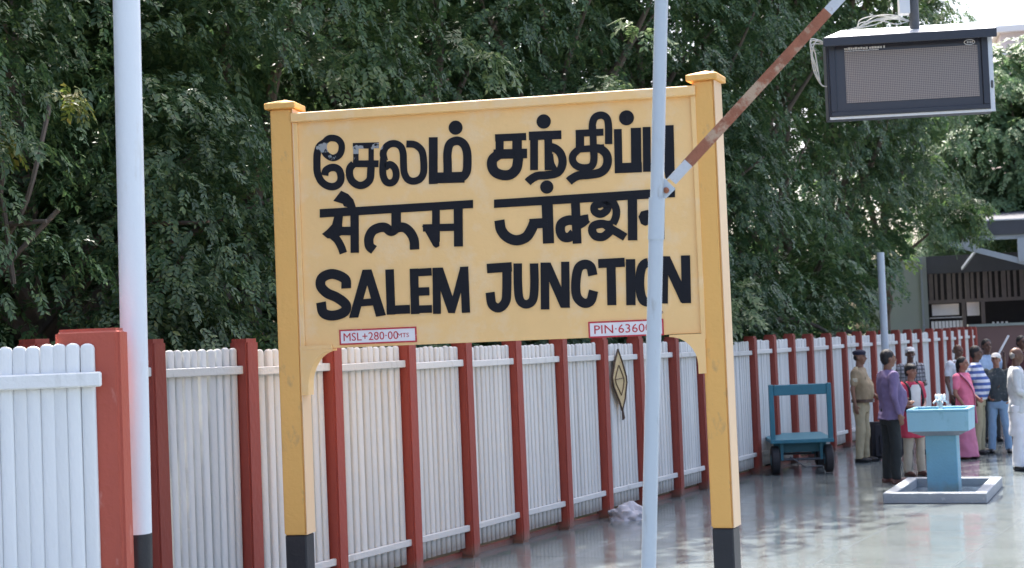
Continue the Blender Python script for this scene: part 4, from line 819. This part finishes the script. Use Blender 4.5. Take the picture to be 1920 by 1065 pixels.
beam((-.75, -1.62, 4.72), (9, -1.62, 4.55), .07, .12); beam((-1.1, -1.60, 4.62), (2.4, -1.60, 3.50), .07, .15); beam((.85, -1.61, 4.66), (.85, -1.61, 4.02), .20, .34)
beam((2.35, -1.61, 4.62), (2.35, -1.61, 3.3), .1, .18); beam((2.4, -1.60, 3.55), (5.4, -1.60, 4.55), .07, .15); beam((-.55, -1.61, 4.66), (-.55, -1.61, 4.46), .1, .45)
beam((-.35, -1.5, 4.45), (-.75, -.2, 3.95), .05, .08)
part('post', 'slat', 1.55, 1.63, -.4, -.32, 0, 3.9)
# brown wall beyond the end of the fence
bw = thing('boundary_wall', 'dull brown wall with a pale coping beyond the far end of the fence', 'wall', (12.9, 41.3, 0), R(-10))
MB().lim(-1.15, 4, 0, .2, 0, 2.02).build('wall_face', M['brownwall'], bw); MB().lim(-1.15, 4, -.04, .24, 2.021, 2.09).build('coping', M['cement'], bw)
# far pale building in the upper right corner
fb = thing('house', 'far pale pink building with a dark window above the trees at the upper right', 'house', (31.5, 92, 0), R(-12))
MB().lim(-2.6, 9, 0, 10, 0, 19.0).build('wall', M['pinkwall'], fb); MB().lim(-2.9, 9.3, -.4, 10.3, 19.001, 19.35).build('roof_slab', M['plate_white'], fb)
MB().lim(-2.9, 9.3, -.6, -.001, 17.6, 17.85).build('ledge', M['plate_white'], fb)
wn = MB().lim(-1.6, .6, -.06, -.001, 15.9, 17.2).build('window', M['slat'], fb); MB().lim(-1.45, .45, -.075, -.061, 16.0, 17.1).build('pane', M['dark'], wn)

# ------------------------------------------------------------------ trees
def leaf_mat(name, c1, c2, c3, tr=.38):
    m = bpy.data.materials.new(name); m.use_nodes = True; n = m.node_tree.nodes; l = m.node_tree.links; b = n['Principled BSDF']; out = n['Material Output']
    g = n.new('ShaderNodeNewGeometry'); r = n.new('ShaderNodeValToRGB'); r.color_ramp.elements[0].color = (*c1, 1); r.color_ramp.elements[1].color = (*c3, 1); e = r.color_ramp.elements.new(.6); e.color = (*c2, 1)
    l.new(g.outputs['Random Per Island'], r.inputs[0]); tc = n.new('ShaderNodeTexCoord'); no = n.new('ShaderNodeTexNoise'); no.inputs['Scale'].default_value = .7; no.inputs['Detail'].default_value = 3; l.new(tc.outputs['Object'], no.inputs[0])
    mr = n.new('ShaderNodeMapRange'); mr.inputs[1].default_value = .3; mr.inputs[2].default_value = .7; mr.inputs[3].default_value = .7; mr.inputs[4].default_value = 1.3; l.new(no.outputs[0], mr.inputs[0])
    mu = n.new('ShaderNodeVectorMath'); mu.operation = 'SCALE'; l.new(r.outputs[0], mu.inputs[0]); l.new(mr.outputs[0], mu.inputs['Scale'])
    l.new(mu.outputs[0], b.inputs['Base Color']); b.inputs['Roughness'].default_value = .42; b.inputs['Specular IOR Level'].default_value = .5
    t = n.new('ShaderNodeBsdfTranslucent'); l.new(mu.outputs[0], t.inputs[0]); mx = n.new('ShaderNodeMixShader'); mx.inputs[0].default_value = tr
    l.new(b.outputs[0], mx.inputs[1]); l.new(t.outputs[0], mx.inputs[2]); l.new(mx.outputs[0], out.inputs[0]); return m
M['leaf'] = leaf_mat('dark green leaves', (.050, .104, .048), (.078, .145, .060), (.16, .23, .085))
M['leaf2'] = leaf_mat('mid green leaves', (.060, .120, .050), (.092, .170, .064), (.18, .26, .09))
M['leaf_light'] = leaf_mat('light green leaves', (.10, .18, .09), (.13, .22, .10), (.20, .27, .12), .45)

def leaves(centers, radii, fronds, pairs, L, wfac, seed, outw=None):
    """drooping umbrella-like sprays of pinnate fronds. centers Nx3, radii Nx3"""
    g = np.random.default_rng(seed); N = len(centers); F = N * fronds
    c = np.repeat(centers, fronds, 0); r = np.repeat(radii, fronds, 0)
    tilt = np.concatenate([centers[:, :2], np.zeros((N, 1))], 1); tilt /= np.maximum(np.linalg.norm(tilt, axis=1), .3)[:, None]
    nz = np.array([0, 0, 1.]) + tilt * .55 + g.normal(size=(N, 3)) * .25; nz /= np.linalg.norm(nz, axis=1)[:, None]
    tx = np.cross(nz, g.normal(size=(N, 3))); tx /= np.linalg.norm(tx, axis=1)[:, None]; ty = np.cross(nz, tx)
    nz, tx, ty = (np.repeat(q, fronds, 0) for q in (nz, tx, ty))
    a = g.uniform(0, 2 * np.pi, F); q = .85 * g.random(F) ** .55
    rad = tx * np.cos(a)[:, None] + ty * np.sin(a)[:, None]
    lay = g.choice([0., -.28, -.55], F, p=[.6, .28, .12]) * r[:, 2] * 1.4
    base = c + rad * (q * r[:, 0])[:, None] + nz * (lay - .55 * q ** 2 * r[:, 2])[:, None] + g.normal(size=(F, 3)) * .035
    out = rad - nz * (.9 * q * r[:, 2] / r[:, 0] + .12)[:, None] + g.normal(size=(F, 3)) * .22 - np.array([0, 0, .22]); out /= np.linalg.norm(out, axis=1)[:, None]
    up = nz + rad * (.7 * q)[:, None] + g.normal(size=(F, 3)) * .22
    side = np.cross(out, up); side /= np.linalg.norm(side, axis=1)[:, None]; nrm = np.cross(side, out)
    fl = L * pairs * .42; T = (np.arange(pairs) + .5) / pairs; K = F * pairs * 2
    t = np.tile(np.repeat(T, 2), F); sg = np.tile(np.tile([1., -1.], pairs), F); idx = np.repeat(np.arange(F), pairs * 2)
    b0 = base[idx] + out[idx] * (t * fl)[:, None] - np.array([0, 0, 1.]) * (t ** 2 * fl * .3)[:, None]
    ld = side[idx] * (sg * (1.0 - .45 * t))[:, None] + out[idx] * .6 + g.normal(size=(K, 3)) * .16 - np.array([0, 0, .16]); ld /= np.linalg.norm(ld, axis=1)[:, None]
    nn = nrm[idx] + g.normal(size=(K, 3)) * .2; wv = np.cross(ld, nn); wv /= np.linalg.norm(wv, axis=1)[:, None]
    ll = L * g.uniform(.75, 1.25, K); wd = ll * wfac
    tip = b0 + ld * ll[:, None]; mid = b0 + ld * (ll * .48)[:, None]; fold = np.cross(wv, ld) * (wd * .18)[:, None]
    return np.stack([b0, mid + wv * wd[:, None] / 2 + fold, tip, mid - wv * wd[:, None] / 2 + fold], 1).reshape(-1, 3)
def leaf_mesh(name, vs, m):
    v = np.concatenate(vs).astype(np.float32); q = len(v) // 4; me = bpy.data.meshes.new(name)
    me.vertices.add(len(v)); me.vertices.foreach_set('co', v.ravel())
    a = np.arange(q) * 4; tri = np.stack([a, a + 1, a + 2, a, a + 2, a + 3], 1).ravel().astype(np.int32)
    me.loops.add(q * 6); me.loops.foreach_set('vertex_index', tri); me.polygons.add(q * 2); me.polygons.foreach_set('loop_start', np.arange(q * 2, dtype=np.int32) * 3)
    me.update(calc_edges=True); me.materials.append(m); return me

def tree(label, base, blobs, m, seed, leafL=.10, fronds=26, coarse=None, trunk_r=.22, group='trees in a row behind the picket fence', name='tree', H=9.0, lean=(0, 0)):
    """blobs: list of (x,y,z,rx,ry,rz) relative to base"""
    T = thing(name, label, 'tree', base, 0, group); rr = random.Random(seed)
    fork = Vector((lean[0] * .4, lean[1] * .4, H * .28))
    MB().tube(smooth_path([(0, 0, -.1), (lean[0] * .15, lean[1] * .15, H * .12), fork, (lean[0], lean[1], H * .75)], 4), [trunk_r * (1.25 - .085 * i) for i in range(13)], 12).build('trunk', M['bark'], T, smooth=True)
    bl = sorted(blobs, key=lambda b_: -b_[3])
    for k in range(0, len(bl), max(1, len(bl) // 12)):
        b_ = bl[k]; e = Vector(b_[:3]); z0 = min(max(e.z * .55, H * .2), H * .7); st = Vector((lean[0] * z0 / H, lean[1] * z0 / H, z0)); mid = st * .5 + e * .5 + Vector((rr.uniform(-.4, .4), rr.uniform(-.4, .4), rr.uniform(-.1, .5)))
        r0 = trunk_r * rr.uniform(.28, .5); MB().tube(smooth_path([st, mid, e], 5), [r0 * (1 - .08 * i) for i in range(11)], 7).build('limb', M['bark'], T, smooth=True)
    arr = np.array(blobs); vs = [leaves(arr[:, :3], arr[:, 3:6], fronds, 5, leafL, .46, seed)]
    if coarse is not None and len(coarse): ca = np.array(coarse); vs.append(leaves(ca[:, :3], ca[:, 3:6], 46, 4, leafL * 2.0, .55, seed + 1))
    ob('crown', leaf_mesh('crown', vs, m), T)
    return T

def make_blobs(rg, n, cx, cy, R1, R2, z0, z1, size=(.55, .95), front=None):
    out = []
    for _ in range(n):
        a = rg.uniform(0, 2 * pi) if front is None else front + rg.uniform(-1.9, 1.9)
        z = z0 + (z1 - z0) * rg.random(); k = rg.uniform(.55, 1.02)
        sz = rg.uniform(*size); out.append((cx + R1 * k * cos(a), cy + R2 * k * sin(a), z, sz * rg.uniform(.9, 1.3), sz * rg.uniform(.9, 1.3), sz * rg.uniform(.5, .8)))
    return out
camdir = lambda p: atan2(-p.y, -p.x)
TREES = [ # s along fence, offset behind, R, label, material
 (-5.6, 3.6, 2.3, 'leftmost tree, dark gaps and bare limbs between its leaves at the left edge', 'leaf2'),
 (-2.2, 4.6, 2.5, 'dense dark tree rising behind the thick white pole', 'leaf'),
 (1.2, 4.0, 2.4, 'leafy tree between the white pole and the left sign post', 'leaf2'),
 (4.6, 4.2, 2.5, 'dark tree whose crown shows above the left half of the yellow sign', 'leaf'),
 (8.2, 4.0, 2.5, 'green tree with sunlit top sprays above the middle of the yellow sign', 'leaf2'),
 (11.8, 3.8, 2.5, 'tree above the right half of the yellow sign, behind the slim pole', 'leaf'),
 (15.4, 3.6, 2.5, 'darkest tree just right of the yellow sign', 'leaf'),
 (19.0, 3.2, 2.4, 'dark tree behind the luggage trolley', 'leaf'),
 (22.6, 3.0, 2.3, 'mid green tree beyond the fence just below the left end of the display board', 'leaf2'),
 (26.2, 2.8, 2.3, 'tree beyond the fence directly under the display board', 'leaf'),
 (29.8, 2.8, 2.3, 'dark leafy tree beyond the fence above the police officer', 'leaf'),
 (33.4, 2.6, 2.4, 'tree overhanging the far pole and the left end of the grey building', 'leaf2'),
]
for i, (s_, of, Rr, lab, mt) in enumerate(TREES):
    rg = random.Random(100 + i); base = FO + FD * s_ + FN * of; front = camdir(base)
    dist = base.length
    nb = 120 if i < 8 else 95
    bl = make_blobs(rg, nb, 0, 0, Rr, Rr, .9, 2.6 + dist * .26, front=front)
    co = make_blobs(rg, 38, 0, 0, Rr * 1.1, Rr * 1.1, 2.5 + dist * .25, 11.2, (1.0, 1.5)) + make_blobs(rg, 26, -.9 * Rr * cos(front), -.9 * Rr * sin(front), Rr, Rr, .6, 3 + dist * .25, (1.0, 1.4))
    if i >= 9:   # crowns stay clear of the grey building: cut back low on its side
        keep = lambda q: (base.x + q[0]) - .243 * (base.y + q[1]) < -q[3] * .6 or q[2] - q[5] > 3.9 + .35 * (q[3] > .9)
        bl = [b_ for b_ in bl if keep(b_)]; co = [c_ for c_ in co if keep(c_)]
    if i == 11:
        bl += make_blobs(rg, 60, 1.0, -.6, 1.7, 1.5, 6.0, 12.2); bl = [b_ for b_ in bl if b_[0] < 2.1] + make_blobs(rg, 10, 2.0, -1.0, .6, .6, 4.5, 5.2, (.35, .5))
        co = [c_ for c_ in co if c_[0] < .8 and c_[2] < 10.5]
    tree(lab, base, bl, M[mt], 11 * i + 3, leafL=.054 + .0012 * dist, fronds=46, coarse=co, H=11, lean=(rg.uniform(-.5, .5), rg.uniform(-.5, .5)))
# single sprays coloured pale as if sunlit, yellowing leaves, bare boughs in the gaps
M['leaf_sun_tint'] = leaf_mat('leaves tinted as sunlit', (.10, .17, .07), (.17, .25, .10), (.30, .36, .18), .45)
M['leaf_yellow'] = leaf_mat('yellowing leaves', (.14, .20, .05), (.22, .25, .05), (.34, .28, .07), .45)
trees = {o['label']: o for o in bpy.data.objects if o.get('category') == 'tree'}
def spray(ti, pts, m, nm, sd, L=.085):
    T = trees[TREES[ti][3]]; a_ = np.array([(p[0] - T.location.x, p[1] - T.location.y, p[2], p[3], p[3], p[3] * .45) for p in pts])
    ob(nm, leaf_mesh(nm, [leaves(a_[:, :3], a_[:, 3:6], 16, 5, L, .46, sd)], M[m]), T)
spray(0, [(-4.10, 12.9, 3.95, .11)], 'leaf_yellow', 'yellow_leaves', 1)
spray(1, [(-3.40, 12.6, 4.18, .07)], 'leaf_yellow', 'yellow_leaves', 2, .075)
spray(4, [(-1.95, 17.5, 5.30, .34), (-1.6, 17.4, 5.2, .30), (-2.25, 17.6, 5.35, .25), (-.25, 18.2, 5.45, .32), (-.05, 18.2, 5.3, .22)], 'leaf_sun_tint', 'sun_tinted_leaves', 3, .095)
spray(5, [(1.25, 19.6, 5.25, .34), (1.45, 19.4, 5.1, .25), (1.75, 19.6, 5.9, .3), (1.9, 19.8, 4.95, .26)], 'leaf_sun_tint', 'sun_tinted_leaves', 4, .095)
spray(7, [(3.3, 23.3, 2.75, .26), (3.35, 23.2, 2.45, .22), (3.0, 23.0, 2.3, .22)], 'leaf_sun_tint', 'sun_tinted_leaves', 5, .10)
T0 = trees[TREES[0][3]]
for k_, pts in enumerate([[(-4.6, 13.6, 2.2), (-4.2, 13.2, 3.0), (-3.95, 13.1, 3.4), (-3.8, 13.3, 4.2)], [(-4.5, 13.5, 2.6), (-4.1, 13.1, 2.9), (-3.7, 13.1, 3.3)], [(-4.4, 13.4, 2.9), (-4.15, 13.1, 3.6), (-4.2, 13.1, 4.4)], [(-4.5, 13.2, 4.4), (-4.15, 13.0, 3.5), (-4.05, 13.0, 2.7)]]):
    MB().tube(smooth_path([Vector(p) - T0.location for p in pts], 4), .022, 6).build('bare_bough', M['bark'], T0, smooth=True)

# second row, seen only through gaps
for i, (s_, of, lab) in enumerate([(-6, 9.5, 'shadowy tree far back at the left, seen only through gaps'), (-1, 10.5, 'shadowy tree far back beyond the white pole, seen through gaps'), (4, 10, 'shadowy back row tree left of the sign text'), (9, 10, 'shadowy back row tree behind the middle of the sign'), (14, 10, 'shadowy back row tree behind the right sign post'), (19, 9.5, 'shadowy back row tree behind the display board'), (24, 8.5, 'shadowy back row tree next to the grey building')]):
    rg = random.Random(300 + i); base = FO + FD * s_ + FN * of
    co = make_blobs(rg, 110, 0, 0, 3.3, 3.3, .5, 13, (1.1, 1.7))
    T = thing('tree', lab, 'tree', base, 0, 'back row of trees'); MB().tube([(0, 0, -.1), (0, 0, 9)], [.3, .12], 9).build('trunk', M['bark'], T, smooth=True)
    a_ = np.array(co); ob('crown', leaf_mesh('crown', [leaves(a_[:, :3], a_[:, 3:6], 34, 4, .28, .55, 50 + i)], M['leaf']), T)
# light green tree beyond, upper right
rg = random.Random(9); base = Vector((15.9, 50, 0))
bl = make_blobs(rg, 170, -.5, 0, 3.1, 2.6, 4.4, 9.8, (.6, 1.0), front=camdir(base)) + make_blobs(rg, 30, 0, 0, 1.6, 1.6, 9.5, 10.9, (.4, .7))
tree('lighter green sunlit tree beyond the display board at the upper right', base, bl, M['leaf_light'], 77, leafL=.15, fronds=26, coarse=make_blobs(rg, 40, 0, 1.5, 2, 2, 4.5, 9.5, (1, 1.3)), H=10, group=None)
